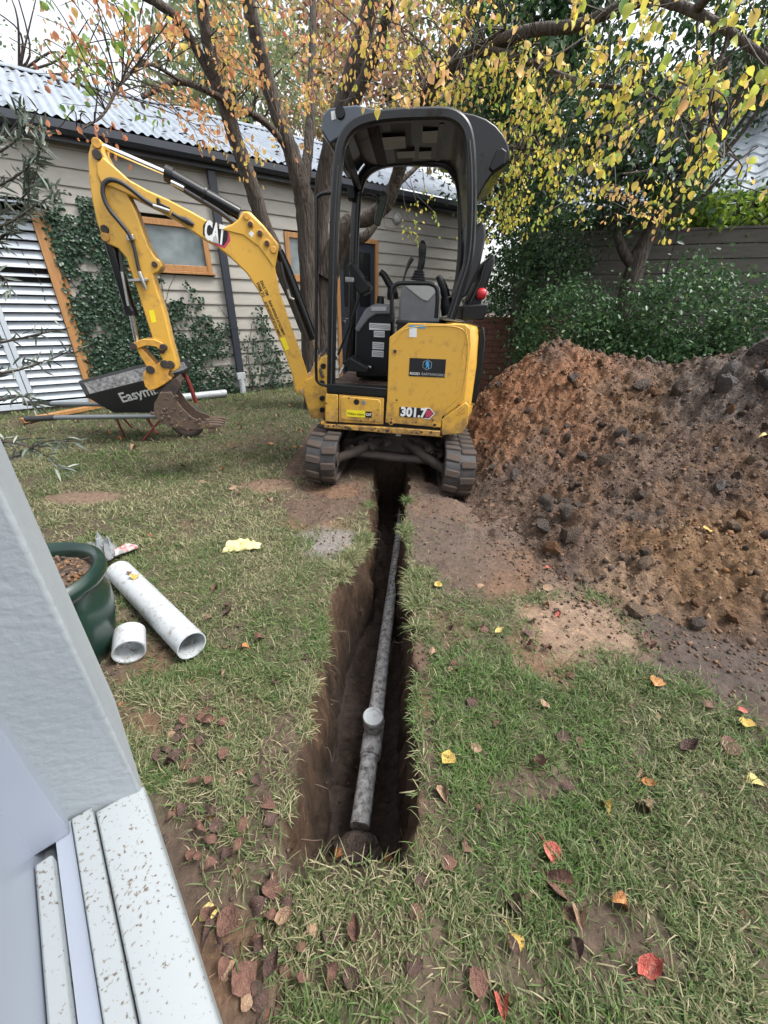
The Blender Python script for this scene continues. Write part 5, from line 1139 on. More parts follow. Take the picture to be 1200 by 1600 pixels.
# boom
BW = .075
boom = bprism('boom', [(.107,.686),(.116,.757),(.167,.927),(.259,1.152),(.345,1.360),(.421,1.470),(.498,1.537),(.603,1.613),(.712,1.660),(.857,1.742),(.960,1.784),(1.090,1.831),(1.187,1.860),(1.247,1.871),(1.264,1.918),(1.253,1.972),(1.211,2.010),(1.164,1.975),(1.092,1.917),(.992,1.876),(.879,1.844),(.742,1.794),(.629,1.748),(.550,1.736),(.499,1.756),(.455,1.789),(.423,1.836),(.377,1.841),(.290,1.773),(.191,1.672),(.202,1.617),(.224,1.529),(.198,1.376),(.121,1.148),(.061,.990),(.012,.847),(-.029,.701),(-.018,.648),(.035,.620),(.088,.640)], -BW, BW, 'yellow', bevel=.010, seg=3)
bprism('side_rib', [(.571,1.718),(.499,1.748),(.456,1.781),(.419,1.824),(.382,1.829),(.294,1.764),(.204,1.670),(.215,1.615),(.237,1.527),(.262,1.564),(.331,1.645),(.429,1.701)], BW-.002, BW+.007, 'yellow', boom, .004)
for c in [(.400,1.809),(.378,1.768),(.318,1.724),(.274,1.670),(.232,1.636)]: bpin(c, .022, BW-.01, BW+.016, 'yellow_worn', boom)
for c in [(.378,1.767),(.318,1.723),(.274,1.669)]: bpin(c, .016, BW, BW+.024, 'mudsteel', boom)
bpin((.040,.663), .032, -.13, .10, 'yellow_worn', boom); bpin((.040,.663), .018, -.135, .11, 'steel', boom)
# stick
stick = bprism('stick', [(1.260,2.070),(1.242,2.090),(1.221,2.096),(1.204,2.084),(1.207,2.036),(1.180,1.974),(1.145,1.905),(1.110,1.833),(1.080,1.757),(1.061,1.657),(1.039,1.568),(1.010,1.513),(.982,1.494),(.975,1.464),(1.000,1.432),(1.038,1.413),(1.038,1.368),(1.028,1.306),(1.005,1.172),(.991,.990),(.973,.844),(.972,.793),(1.011,.768),(1.040,.804),(1.080,.884),(1.112,1.000),(1.142,1.202),(1.166,1.375),(1.189,1.495),(1.225,1.541),(1.280,1.560),(1.304,1.582),(1.318,1.669),(1.320,1.787),(1.313,1.895),(1.289,2.013)], -.066, .066, 'yellow', bevel=.009, seg=3)
bprism('stick_recess', [(1.257,1.904),(1.244,1.933),(1.218,1.943),(1.209,1.919),(1.223,1.887),(1.251,1.870)], .06, .068, 'dark', stick, .002)
for c, r_, m_ in zip([(1.231,2.069),(1.240,2.015),(1.279,1.639),(1.284,1.597),(1.019,1.471),(1.064,.921),(1.019,.824)], (.026, .026, .024, .026, .018, .022, .03), ('yellow_worn', 'mudsteel', 'mudsteel', 'yellow_worn', 'mudsteel', 'mudsteel', 'mudsteel')): bpin(c, r_, -.075, .078, m_, stick)
bprism('warning_label', [(1.105,1.184),(1.072,1.191),(1.068,1.113),(1.099,1.103)], .0662, .0672, 'sticker_yellow', stick, 0)
# boom foot warning label + load lettering
bprism('warning_label', [(.206,1.056),(.172,1.068),(.140,.986),(.170,.970)], BW+.0002, BW+.0012, 'sticker_yellow', boom, 0)
bprism('white_label', [(.395,1.712),(.376,1.733),(.356,1.717),(.375,1.692)], BW+.007, BW+.0085, 'white', boom, 0)
# cylinders
scy = brod('stick_cylinder', [(.872,1.987),(.448,1.829)], .040, 'gloss_black'); brod('cylinder_rod', [(1.243,2.081),(.872,1.987)], .017, 'chrome', scy); brod('cylinder_gland', [(.886,1.991),(.843,1.978)], .046, 'black', scy)
brod('cylinder_tube', [(.842,1.939),(.740,1.895),(.588,1.830),(.479,1.768)], .017, 'hose', scy, w=.02, sm=4); brod('pipe_fitting', [(.851,1.938),(.779,1.915)], .014, 'steel', scy, w=.05); brod('cylinder_band', [(.667,1.914),(.652,1.906)], .046, 'black', scy)
bcy = brod('boom_cylinder', [(.190,1.642),(.143,1.542),(-.060,1.060)], [.030, .036, .036], 'gloss_black', w=-.02); brod('cylinder_rod', [(-.060,1.060),(-.113,.884)], .018, 'chrome', bcy, w=-.02); brod('cylinder_tube', [(.184,1.569),(.156,1.448),(.089,1.290),(-.007,1.058)], .012, 'hose', bcy, w=.04, sm=4); brod('pipe_fitting', [(.141,1.398),(.124,1.345),(.096,1.334)], .010, 'steel', bcy, w=.07)
kcy = brod('bucket_cylinder', [(1.282,1.577),(1.237,1.152)], .038, 'gloss_black'); brod('cylinder_rod', [(1.237,1.152),(1.235,.961)], .017, 'chrome', kcy); brod('cylinder_tube', [(1.222,1.519),(1.229,1.389),(1.231,1.234),(1.215,1.171)], .011, 'hose', kcy, w=.05, sm=4); brod('cylinder_gland', [(1.242,1.193),(1.235,1.140)], .044, 'black', kcy)
brod('cylinder_tube', [(1.229,1.408),(1.228,1.313),(1.229,1.203)], .008, 'steel', kcy, w=.066, sm=4)
# hoses
brod('hydraulic_hose', [(.953,1.791),(1.014,1.820),(1.078,1.863),(1.132,1.891),(1.186,1.896),(1.226,1.869),(1.241,1.814),(1.224,1.748),(1.182,1.691),(1.142,1.638),(1.127,1.598)], .0135, 'hose', boom, w=.10, n=8, sm=5)
brod('hydraulic_hose', [(1.127,1.592),(1.121,1.525),(1.119,1.453),(1.114,1.398)], .0115, 'hose', stick, w=.085, n=8, sm=5)
bprism('hose_clamp', [(1.156,1.617),(1.113,1.628),(1.108,1.598),(1.151,1.586)], .07, .105, 'steel', stick, .003); bprism('hose_clamp', [(1.192,1.368),(1.070,1.383),(1.072,1.368),(1.191,1.353)], .066, .10, 'steel', stick, .002); brod('pipe_fitting', [(1.114,1.420),(1.106,1.376),(1.093,1.316)], [.012, .016, .009], 'steel', stick, w=.09)
bprism('hose_block', [(.943,1.835),(.927,1.841),(.924,1.815),(.870,1.798),(.878,1.770),(.943,1.785)], BW, BW+.035, 'black', boom, .004); brod('pipe_fitting', [(.964,1.793),(.921,1.785),(.870,1.775)], .011, 'steel', boom, w=.115); brod('hose_boot', [(.865,1.770),(.815,1.748),(.778,1.739),(.741,1.722)], [.011, .012, .018, .020, .012], 'hose', boom, w=.085, sm=4)
# bucket link, coupler, bucket
lk = bprism('bucket_link', [(1.252,.947),(1.232,.969),(1.174,.994),(1.099,.999),(1.044,.972),(1.028,.938),(1.057,.919),(1.095,.947),(1.156,.952),(1.219,.927),(1.246,.917)], -.08, .085, 'yellow_worn', bevel=.004)
bprism('link_arm', [(1.232,.929),(1.198,.935),(1.113,.810),(1.139,.782),(1.174,.780)], -.05, .07, 'yellow_worn', lk, .004)
for c in [(1.241,.943),(1.044,.946)]: bpin(c, .024, -.09, .095, 'mudsteel', lk)
cp = bprism('quick_coupler', [(1.213,.756),(1.180,.794),(1.101,.829),(1.066,.862),(1.026,.842),(1.025,.791),(1.049,.749),(1.026,.721),(1.077,.681),(1.136,.646),(1.192,.625),(1.221,.657),(1.224,.714)], -.07, .072, 'yellow_worn', bevel=.006)
for c in [(1.057,.827),(1.160,.782)]: bpin(c, .030, -.075, .082, 'mudsteel', cp)
bprism('coupler_hook', [(1.180,.617),(1.063,.678),(.987,.738),(.962,.696),(1.009,.622),(1.075,.600),(1.137,.608)], -.09, .05, 'mudsteel', cp, .008)
# bucket: side plates and curved shell
bpo = [(1.110,.628),(1.135,.584),(1.163,.545),(1.179,.481),(1.170,.426),(1.131,.386),(1.062,.356),(.971,.341),(.867,.342),(.759,.359)]
bpt = [(1.110,.628),(1.034,.635),(.979,.520),(.911,.440),(.822,.400),(.747,.380)]
bk_ = MB(); BKW = .125
sideprof = list(bpo) + list(reversed(bpt[1:]))
bk_.prism(sideprof, BKW-.012, BKW, BP); bk_.prism(sideprof, -BKW, -BKW+.012, BP)
off = [(u_, z_) for u_, z_ in bpo]; inn = []
cxm = sum(q[0] for q in sideprof)/len(sideprof); czm = sum(q[1] for q in sideprof)/len(sideprof)
for u_, z_ in bpo: inn.append((u_+(cxm-u_)*.05, z_+(czm-z_)*.08))
shell = off + inn[::-1]
bk_.prism(shell, -BKW+.012, BKW-.012, BP)
bucket = bk_.build('bucket', M['bucket'], ex, bevel=.004)
bprism('bucket_ear', [(1.145,.600),(1.058,.699),(.991,.730),(.963,.674),(1.009,.604),(1.050,.574),(1.105,.572)], -.055, -.04, 'mudsteel', bucket, .004); bprism('bucket_ear', [(1.145,.600),(1.058,.699),(.991,.730),(.963,.674),(1.009,.604),(1.050,.574),(1.105,.572)], .045, .06, 'mudsteel', bucket, .004)
(tu, tz_) = bpo[-1]
for k in range(4):
    w_ = -.105+k*.07; MB().loft([[BP(tu+du, tz_+.012+dz*h_, w_+dw*h_) for dz, dw in ((-.016, -.022), (-.016, .022), (.018, .022), (.018, -.022))] for du, h_ in ((.06, 1), (-.02, .9), (-.075, .35))]).build('bucket_tooth', M['bucket'], bucket, bevel=.003)
MB().prism([(.808,.308),(.757,.319),(.753,.352),(.804,.346)], -BKW, BKW, BP).build('cutting_edge', M['bucket'], bucket, bevel=.003)
# ---- decals: lettering and emblems on the machine
def at_side(px, y=-.509):  # (x,z) pair to a point on the near side
    return (px[0], y, px[1])
q = [(.028,.608),(.320,.617)]
xd = Vector((q[1][0]-q[0][0], 0, q[1][1]-q[0][1]))
mdl = MB().prism([(.228,.668),(.267,.669),(.310,.631),(.274,.584),(.228,.582)], -.5096, -.508).build('model_badge', M['white'], side)
MB().prism([(.028,.651),(.048,.658),(.265,.664),(.303,.630),(.270,.590),(.056,.578),(.035,.584)], -.5102, -.509).build('badge_field', M['sticker_black'], side)
MB().prism([(.239,.654),(.265,.655),(.296,.630),(.267,.595),(.239,.594)], -.5108, -.5096).build('badge_red', M['sticker_red'], side)
q2 = [(.042,.617),(.248,.627)]
text('301.7', .098, M['white'], side, at_side(q2[0], -.5112), xd, (0, 0, 1), bold=.0045, fit=q2[1][0]-q2[0][0])
cpn = panel('company_sign', [(.069,1.020),(.337,1.033),(.347,.904),(.076,.891)], -.5098, -.508, M['sticker_black'], side, 0)
c0 = (.204,.983)
hexp = [(c0[0]+.038*math.cos(a), c0[1]+.038*math.sin(a)) for a in np.radians(np.arange(30, 390, 60))]
hexi = [(c0[0]+.034*math.cos(a), c0[1]+.034*math.sin(a)) for a in np.radians(np.arange(30, 390, 60))]
MB().prism(hexp, -.5104, -.5096).build('emblem_hexagon', M['sticker_grey'], side); MB().prism(hexi, -.5109, -.510).build('emblem_field', M['sticker_black'], side)
hs_ = [(-.004, .028), (.006, .026), (.012, .018), (.010, .010), (.016, .002), (.014, -.010), (.018, -.022), (.012, -.030), (.008, -.018), (.002, -.010), (-.002, -.022), (-.006, -.030), (-.008, -.018), (-.006, -.004), (-.012, .004), (-.016, -.004), (-.014, .008), (-.006, .012), (-.014, .014), (-.010, .022)]
MB().prism([(c0[0]+a, c0[1]+b_) for a, b_ in hs_], -.5114, -.5105).build('emblem_horse', M['sticker_blue'], side)
text('RIGID', .026, M['white'], side, at_side((.083,.911), -.5106), xd, (0, 0, 1), bold=.0002, fit=.074); text('EARTHWORKS', .026, M['light_plastic'], side, at_side((.172,.915), -.5106), xd, (0, 0, 1), fit=.175)
panel('dealer_sticker', [(-.387,.593),(-.185,.598),(-.184,.547),(-.388,.539)], -.5105, -.5085, M['sticker_yellow'], adoor, 0); panel('dealer_logo', [(-.236,.596),(-.185,.598),(-.184,.547),(-.236,.545)], -.511, -.5087, M['sticker_black'], adoor, 0)
text('William Adams', .026, M['sticker_black'], adoor, at_side((-.378,.563), -.5112), xd, (0, 0, 1), sx=.85); text('CAT', .026, M['white'], adoor, at_side((-.231,.570), -.5115), xd, (0, 0, 1), bold=.001, sx=.85)
panel('info_label', [(.043,1.238),(.097,1.242),(.104,1.163),(.049,1.160)], -.5098, -.5085, M['white'], side, 0); panel('info_stripe', [(.043,1.238),(.097,1.242),(.099,1.226),(.045,1.221)], -.5103, -.509, M['sticker_blue'], side, 0); panel('info_label', [(.106,1.243),(.154,1.247),(.157,1.226),(.109,1.222)], -.5098, -.5085, M['sticker_blue'], side, 0)
text('?', .04, M['sticker_black'], side, at_side((.073,1.190), -.5101), xd, (0, 0, 1)) if 0 else None
for pr in ([(-.296,1.213),(-.122,1.220),(-.118,1.172),(-.293,1.162)], [(-.255,1.158),(-.165,1.163),(-.161,1.115),(-.252,1.110)], [(-.260,1.072),(-.163,1.075),(-.161,1.020),(-.257,1.017)], [(-.259,1.007),(-.161,1.010),(-.159,.959),(-.258,.956)]):
    o = panel('console_label', pr, -.054, -.045, M['white'], ex, 0)
    (xa, za), (xb, zb) = pr[0], pr[2]
    for k in range(3):
        zz_ = za+(zb-za)*(k+1)/4; MB().box((xa+.006, -.0548, zz_-.003), (xb-.006, -.0538, zz_+.003)).build('label_line', M['sticker_grey'], ex)
# CAT on the boom
a, b_ = [(.687,1.695),(.539,1.638)]
pA = Vector(BP(a[0], a[1], BW+.0025)); pB = Vector(BP(b_[0], b_[1], BW+.0025)); bx_ = (pB-pA).normalized(); by_ = Vector((0, 0, 1))
bprism('logo_red', [(.626,1.666),(.555,1.724),(.520,1.703),(.516,1.659),(.558,1.610),(.627,1.625)], BW+.0002, BW+.0008, 'sticker_red', boom, 0); bprism('logo_black', [(.683,1.727),(.660,1.755),(.542,1.729),(.529,1.698),(.537,1.657),(.565,1.625),(.621,1.641),(.690,1.673)], BW+.0008, BW+.0014, 'sticker_black', boom, 0)
qa, qb = [(.676,1.703),(.549,1.676)]
qA = Vector(BP(*qa, BW+.0022)); qB = Vector(BP(*qb, BW+.0022))
text('CAT', .150, M['white'], boom, qA, qB-qA, (0, 0, 1), bold=.007, fit=(qB-qA).length)
bprism('logo_triangle', [(.637,1.639),(.608,1.686),(.593,1.633)], BW+.0028, BW+.0034, 'light_plastic', boom, 0)
def boom_line(p0, p1, body, size):
    A_ = Vector(BP(*p0, BW+.0015)); B_ = Vector(BP(*p1, BW+.0015)); d_ = (B_-A_); up_ = Vector(BN)
    yd = up_.cross(d_); o = text(body, size, M['sticker_black'], boom, A_, d_, yd, bold=.0006)
    w_ = max(v.co.dot(d_.normalized()) for v in o.data.vertices)-min(v.co.dot(d_.normalized()) for v in o.data.vertices); k_ = d_.length/max(w_, .01)
    dd = d_.normalized()
    for v in o.data.vertices: t_ = (v.co-A_).dot(dd); v.co += dd*t_*(k_-1)
boom_line(*[(.312,1.338),(.354,1.429)], 'TIEDOWN TO', .03) if 0 else None
boom_line(*[(.356,1.424),(.315,1.335)], '7700M TO', .028); boom_line(*[(.329,1.439),(.287,1.348)], '3SALS TSM', .028)
boom_line(*[(.307,1.304),(.206,1.068)], 'GUPS WITHOUT ATTACHMENT', .028); boom_line(*[(.279,1.315),(.176,1.081)], '7RAW WITHOUT ATTACHMENT', .028)

# ---- extra machine detail: hoses at the swing post, creases, grease and mud splats
for k, (w_, off_) in enumerate(((.02, 0), (.05, 3), (-.03, 6))):
    brod('hydraulic_hose', [(a, b_) for a, b_ in [(-.110,.887),(-.094,.991),(-.037,1.108),(.012,1.243),(.059,1.363),(.122,1.485)]][0:6], .011, 'hose', ex, w=-.04-k*.03, n=7, sm=4)
rod('hydraulic_hose', [(-.622,-.300,.785),(-.654,-.280,.855),(-.652,-.220,.948),(-.619,-.150,.994),(-.557,-.100,.919)], .013)
rod('cover_crease', [(p[0], -.5085, p[1]) for p in [(.441,1.254),(.479,1.139),(.496,.963),(.484,.804),(.378,.667)]], .004, 'yellow')
rod('cover_crease', [(p[0], -.5085, p[1]) for p in [(-.055,1.119),(.047,1.221),(.420,1.244),(.453,1.049)]], .0035, 'yellow')
mk = MB(); rs_ = random.Random(5)
def splat(x_, z_, r_):
    n_ = 9; ph = rs_.random()*6
    mk.prism([(x_+r_*(.6+.7*rs_.random())*math.cos(2*math.pi*i/n_+ph), z_+r_*(.5+.6*rs_.random())*math.sin(2*math.pi*i/n_+ph)) for i in range(n_)], -.5131, -.5120)
for (x_, z_) in [(-.494,.454),(-.426,.450),(-.348,.453),(-.326,.439),(-.233,.459),(-.149,.452),(-.098,.462),(-.015,.455),(.130,.465),(.208,.457),(.294,.466)]:
    for q_ in range(4): splat(x_+rs_.gauss(0, .03), z_+rs_.gauss(0, .006), rs_.uniform(.003, .012))
o = mk.build('mud_splats', M['mudsteel'], ex); o['kind'] = 'stuff'
mk = MB()
def splat2(x_, z_, r_, y_):
    n_ = 8; mk.prism([(x_+r_*(.5+.8*rs_.random())*math.cos(2*math.pi*i/n_), z_+r_*(.5+.8*rs_.random())*math.sin(2*math.pi*i/n_)) for i in range(n_)], y_-.0012, y_)
for (x_, z_) in [(-.273,.517),(-.212,.533),(-.160,.523),(-.373,.684),(-.141,.617),(-.550,.627),(-.538,.553),(-.070,.624),(-.023,.552),(.172,.546),(.300,.579),(.003,.705)]: splat2(x_, z_, rs_.uniform(.004, .010), -.5092)
o = mk.build('mud_splats', M['mudsteel'], ex); o['kind'] = 'stuff'

mk = MB()
for k in range(46):
    u_, z_ = random.choice(sideprof); u_ += random.uniform(-.05, .05)+(cxm-u_)*random.uniform(0, .7); z_ += random.uniform(-.01, .01)+(czm-z_)*random.uniform(0, .7)
    r_ = random.uniform(.006, .02); c_ = BP(u_, z_, BKW+r_*.1); mk.add([(c_[0]+q[0]*r_*1.3, c_[1]+q[1]*r_*.45, c_[2]+q[2]*r_) for q in itv], itf)
o = mk.build('caked_mud', M['bucket'], bucket); o['kind'] = 'stuff'

# ================================================================== PIPES, POT, WHEELBARROW, SMALL THINGS
def pipe_obj(name, pts, r, m, parent=None, t=.005, n=24, label=None, cat=None, hollow=True):
    mb = MB(); P = [Vector(p) for p in pts]
    if not hollow: mb.tube(pts, r, n)
    else:
        a, b_ = P[0], P[-1]; d = (b_-a).normalized(); e = .0
        u = d.orthogonal().normalized(); w_ = d.cross(u); ring = lambda c, q: [tuple(c+(u*math.cos(x)+w_*math.sin(x))*q) for x in np.linspace(0, 2*math.pi, n, endpoint=False)]
        R_ = [ring(a, r), ring(b_, r), ring(b_, r-t), ring(a, r-t)]; v = [p for q in R_ for p in q]; f = []
        for k in range(4):
            k2 = (k+1) % 4
            for i in range(n): j = (i+1) % n; f.append((k*n+i, k*n+j, k2*n+j, k2*n+i))
        mb.add(v, f)
    o = mb.build(name, M[m], parent, smooth=40)
    if label: tag(o, label, cat)
    return o
# pipe in the trench
pz = -.48
pp = [(-.079,.817,-.490), (-.050,1.090,-.480), (-.021,1.368,-.480), (.025,1.869,-.480), (.078,2.451,-.490), (.142,3.150,-.500), (.234,4.231,-.520)]
tp = pp
sew = empty('drain_pipe', (tp[0][0], tp[0][1], -.6)); SI = Matrix.Translation((tp[0][0], tp[0][1], -.6)).inverted(); tag(sew, 'muddy grey drain pipe with capped riser lying in the trench', 'pipe')
def sb_(mb, name, m, **k):
    o = mb.build(name, m, sew, **k); o.matrix_parent_inverse = SI; return o
PR = .039
sb_(MB().tube(cmr(tp[:3], 6), PR, 24), 'pipe_length', M['pvc_muddy'], smooth=50)
sb_(MB().tube(cmr(tp[2:], 6), [PR*.97, PR*.92, PR*.85, PR*.8], 20, rough=.03), 'pipe_length', M['pvc_muddy'], smooth=50)
d0 = Vector(tp[1])-Vector(tp[0]); c_t = Vector((-.038,1.186,-.480)); dv = (Vector(tp[2])-Vector(tp[1])).normalized()
sb_(MB().tube([tuple(c_t-dv*.11), tuple(c_t-dv*.105), tuple(c_t+dv*.075), tuple(c_t+dv*.08)], [PR, PR+.008, PR+.008, PR], 24), 'pipe_tee', M['pvc_muddy'], smooth=50)
rb = c_t + dv*.0
sb_(MB().lathe([(PR-.004, 0), (PR-.004, .075), (PR+.006, .076), (PR+.006, .125), (PR+.002, .130)], tuple(rb), 26), 'riser', M['pvc_muddy'], smooth=40)
sb_(MB().lathe([(PR+.008, .112), (PR+.010, .128), (PR+.006, .136), (PR*.8, .137), (PR*.78, .134)], tuple(rb), 26), 'riser_cap', M['pvc'], smooth=40)
# soil slumped on the pipe's near end
def mound(name, c, rad, m, label, cat, seed=3, parent=None):
    mb = MB(); rings = []
    for i in range(8):
        t = i/7; rr_ = max(math.cos(t*math.pi/2), .02)
        rings.append([(c[0]+rad[0]*rr_*math.cos(a)*(1+.25*mn.noise(Vector((math.cos(a)*2, math.sin(a)*2+seed, t*2)))), c[1]+rad[1]*rr_*math.sin(a)*(1+.25*mn.noise(Vector((math.cos(a)*2+9, math.sin(a)*2+seed, t*2)))), c[2]+rad[2]*math.sin(t*math.pi/2)+.012*mn.noise(Vector((math.cos(a)*5, math.sin(a)*5, t*6+seed)))) for a in np.linspace(0, 2*math.pi, 20, endpoint=False)])
    mb.loft(rings); o = mb.build(name, m, parent, smooth=70); return tag(o, label, cat) if label else o
mound('soil_lump', (tp[0][0]-.01, tp[0][1]-.055, -.60), (.10, .075, .13), M['heap'] if 0 else CM[0], 'dark lump of soil slumped against the near end of the drain pipe', 'soil')
# spare PVC lengths on the lawn
g0, g1 = (-1.383,1.705), (-.782,1.199)
lp_ = pipe_obj('pvc_pipe', [(g0[0], g0[1], .062), (g1[0], g1[1], .062)], .060, 'pvc', label='dirty white pipe length lying on the grass beside the green pot', cat='pipe')
g2 = Vector(((-1.056,1.201) + (.0,))); dd_ = Vector((.07, -.13, 0)).normalized()
cpz = pipe_obj('pipe_coupler', [tuple(g2-dd_*.03+Vector((0, .03, .07))), tuple(g2+dd_*.08+Vector((0, .03, .062)))], .060, 'pvc', t=.006, label='short white pipe coupling standing by the green pot', cat='coupling')
h0, h1 = (-3.007,6.264), (-2.594,6.700)
pipe_obj('pvc_pipe', [(h0[0]-.2, h0[1]-.1, .065), (h1[0], h1[1]-.08, .065)], .055, 'pvc', label='short white pipe lying at the foot of the weatherboard wall', cat='pipe')
# timber lying below the shutters
t0, t1 = (-4.388,4.774), (-3.998,5.632)
tpk = MB(); dv2 = (Vector((t1[0], t1[1], 0))-Vector((t0[0], t0[1], 0))).normalized(); nv2 = Vector((-dv2.y, dv2.x, 0))
for s0_, zoff in ((0, 0),):
    a0_ = Vector((t0[0], t0[1], .02)); b0_ = Vector((t1[0], t1[1], .02))
    tpk.add([tuple(a0_), tuple(b0_), tuple(b0_+nv2*.09), tuple(a0_+nv2*.09)]+[tuple(p+Vector((0, 0, .05))) for p in (a0_, b0_, b0_+nv2*.09, a0_+nv2*.09)], [(0, 3, 2, 1), (4, 5, 6, 7), (0, 1, 5, 4), (1, 2, 6, 5), (2, 3, 7, 6), (3, 0, 4, 7)])
tag(tpk.build('timber_plank', M['timber'], None, bevel=.004), 'orange brown timber plank lying below the louvre shutters', 'plank')
# green glazed pot
pc = np.array((-1.132,1.345,.420)); pcx, pcy = pc[0]-.17, pc[1]-.17
pot = empty('plant_pot', (pcx, pcy, 0)); tag(pot, 'large dark green glazed pot of bare soil behind the white wall', 'pot')
pm = MB(); prof = [(.155, 0), (.165, .01), (.20, .10), (.225, .22), (.228, .30), (.218, .355), (.222, .362), (.236, .372), (.246, .395), (.240, .42), (.222, .432), (.205, .424), (.196, .40), (.192, .30)]
pm.lathe(prof, n=48); pm.build('pot_body', M['pot'], pot, smooth=50)
dm = MB(); dm.loft([[(.197*q*math.cos(a), .197*q*math.sin(a), .375+.012*mn.noise(Vector((q*math.cos(a)*9, q*math.sin(a)*9, 1)))) for a in np.linspace(0, 2*math.pi, 24, endpoint=False)] for q in (1, .75, .5, .25, .05)]); dm.build('potting_soil', CM[1], pot, smooth=80)
n = 260; a_ = rng.uniform(0, 6.28, n); q_ = .18*np.sqrt(rng.random(n)); pts = np.stack([q_*np.cos(a_), q_*np.sin(a_), np.full(n, .385)], -1)
o = crumbs('bark_mulch', pts, rng.uniform(.004, .012, n), np.clip(rng.normal(.5, .25, n), 0, 1), M['crumb'], pot); o['kind'] = 'stuff'
tg = MB()
for k in range(6):
    a0 = rng.uniform(0, 6.28); tg.tube(cmr([(.05*math.cos(a0), .05*math.sin(a0), .37), (.1*math.cos(a0), .1*math.sin(a0), .44), (.2*math.cos(a0+.3), .2*math.sin(a0+.3), .44+.03*rng.random())], 4), [.003, .0015], 4)
o = tg.build('dead_stems', M['twig'], pot); o['kind'] = 'stuff'
# crumpled things
def crumple(name, c, sx_, sy_, hgt, m, label, cat, seed, rz=0, nx=22, ny=16, outline=None):
    v = []; f = []; rr_ = random.Random(seed)
    for j in range(ny):
        for i in range(nx):
            a = i/(nx-1)*2-1; b_ = j/(ny-1)*2-1
            if outline: ww_ = outline(a); b2 = b_*ww_
            else: b2 = b_*(1-.35*abs(a)**2)
            ed = max(abs(a), abs(b_)); q = Vector((a*2.1+seed, b_*2.1, seed*.7))
            zz_ = hgt*(.25+abs(mn.noise(q))*1.3+.5*abs(mn.noise(q*2.3)))*(1-ed**4*.9)+.006
            x_ = a*sx_+.1*sx_*mn.noise(q*1.7+Vector((5, 0, 0))); y_ = b2*sy_+.14*sy_*mn.noise(q*1.6+Vector((0, 7, 0)))
            v.append((c[0]+x_*math.cos(rz)-y_*math.sin(rz), c[1]+x_*math.sin(rz)+y_*math.cos(rz), c[2]+zz_))
    for j in range(ny-1):
        for i in range(nx-1): k_ = j*nx+i; f.append((k_, k_+1, k_+nx+1, k_+nx))
    mb = MB(); mb.add(v, f); o = mb.build(name, m, None, smooth=35); so = o.modifiers.new('thickness', 'SOLIDIFY'); so.thickness = .003
    return tag(o, label, cat)
rg = (-.845,2.019)
crumple('rag', (rg[0], rg[1], .02), .105, .055, .045, M['rag'], 'crumpled pale yellow cloth lying on the grass', 'cloth', 4, rz=.1, outline=lambda a: 1-.55*max(0, a)**1.2)
plastic = mat('clear_plastic_film', (.42, .45, .47), 6, 4, .15, spec=.8); plastic.node_tree.nodes['Principled BSDF'].inputs['Transmission Weight'].default_value = .55; plastic.node_tree.nodes['Principled BSDF'].inputs['IOR'].default_value = 1.1
bg_ = (-1.625,1.867)
crumple('plastic_bag', (bg_[0]+.02, bg_[1]+.02, .03), .07, .10, .11, plastic, 'crumpled clear plastic bag tucked behind the green pot', 'bag', 21, rz=.4)
wp_ = (-1.546,1.948)
crumple('wrapper', (wp_[0], wp_[1], .015), .10, .035, .035, mat('pink_wrapper', [(.42, (.30, .30, .30)), (.5, (.50, .10, .11)), (.58, (.48, .44, .42))], 9, 2, .4), 'crumpled pink and grey wrapper on the grass near the pot', 'wrapper', 13, rz=.75)
# ------------------------------------------------------------------ wheelbarrow
wbx = (-2.740,4.150,.002)
wbr = empty('wheelbarrow', (wbx[0], 4.2, 0)); WBI = Matrix.Translation((wbx[0], 4.2, 0)).inverted(); tag(wbr, 'black tray wheelbarrow with white lettering behind the digger bucket', 'wheelbarrow')
def bb(mb, name, m, **k):
    o = mb.build(name, m, wbr, **k); o.matrix_parent_inverse = WBI; return o
rim = [np.array(p) for p in [(-2.979,4.050,.504),(-3.229,4.350,.583),(-2.656,4.600,.727),(-2.115,4.450,.802),(-2.011,4.300,.757),(-2.000,4.080,.736)]]
bot = [np.array(p) for p in [(-2.835,4.150,.310),(-3.010,4.400,.286),(-2.649,4.480,.315),(-2.449,4.380,.339),(-2.373,4.250,.327),(-2.385,4.160,.313)]]
def ring_s(pts, k=4):
    P = [np.array(p) for p in pts]; out = []; n_ = len(P)
    for i in range(n_):
        a, b_, c, d = P[i-1], P[i], P[(i+1) % n_], P[(i+2) % n_]
        for q in range(k):
            t = q/k; out.append(tuple((a+4*b_+c)/6*(1-t)**1*0 + (.5*((2*b_)+(c-a)*t*.5+(2*a-5*b_+4*c-d)*t*t*.5+(3*b_-a-3*c+d)*t**3*.5)) if 0 else b_*(1-t)+c*t))
    return out
rim_r = ring_s(rim); bot_r = ring_s(bot); cen = np.mean(rim_r, 0); cb = np.mean(bot_r, 0)
trs = MB(); lip = [tuple(np.array(p)+(np.array(p)-cen)*.03+np.array([0, 0, -.005])) for p in rim_r]; inn_r = [tuple(np.array(p)*.97+cen*.03-np.array([0, 0, .012])) for p in rim_r]; inb = [tuple(np.array(p)*.96+cb*.04+np.array([0, 0, .015])) for p in bot_r]
trs.loft([bot_r, lip, [tuple(np.array(p)+np.array([0, 0, .02])) for p in lip], inn_r, inb]); tray = bb(trs, 'tray', mat('black_tray', (.018, .019, .02), 6, 5, .4), bevel=.004)
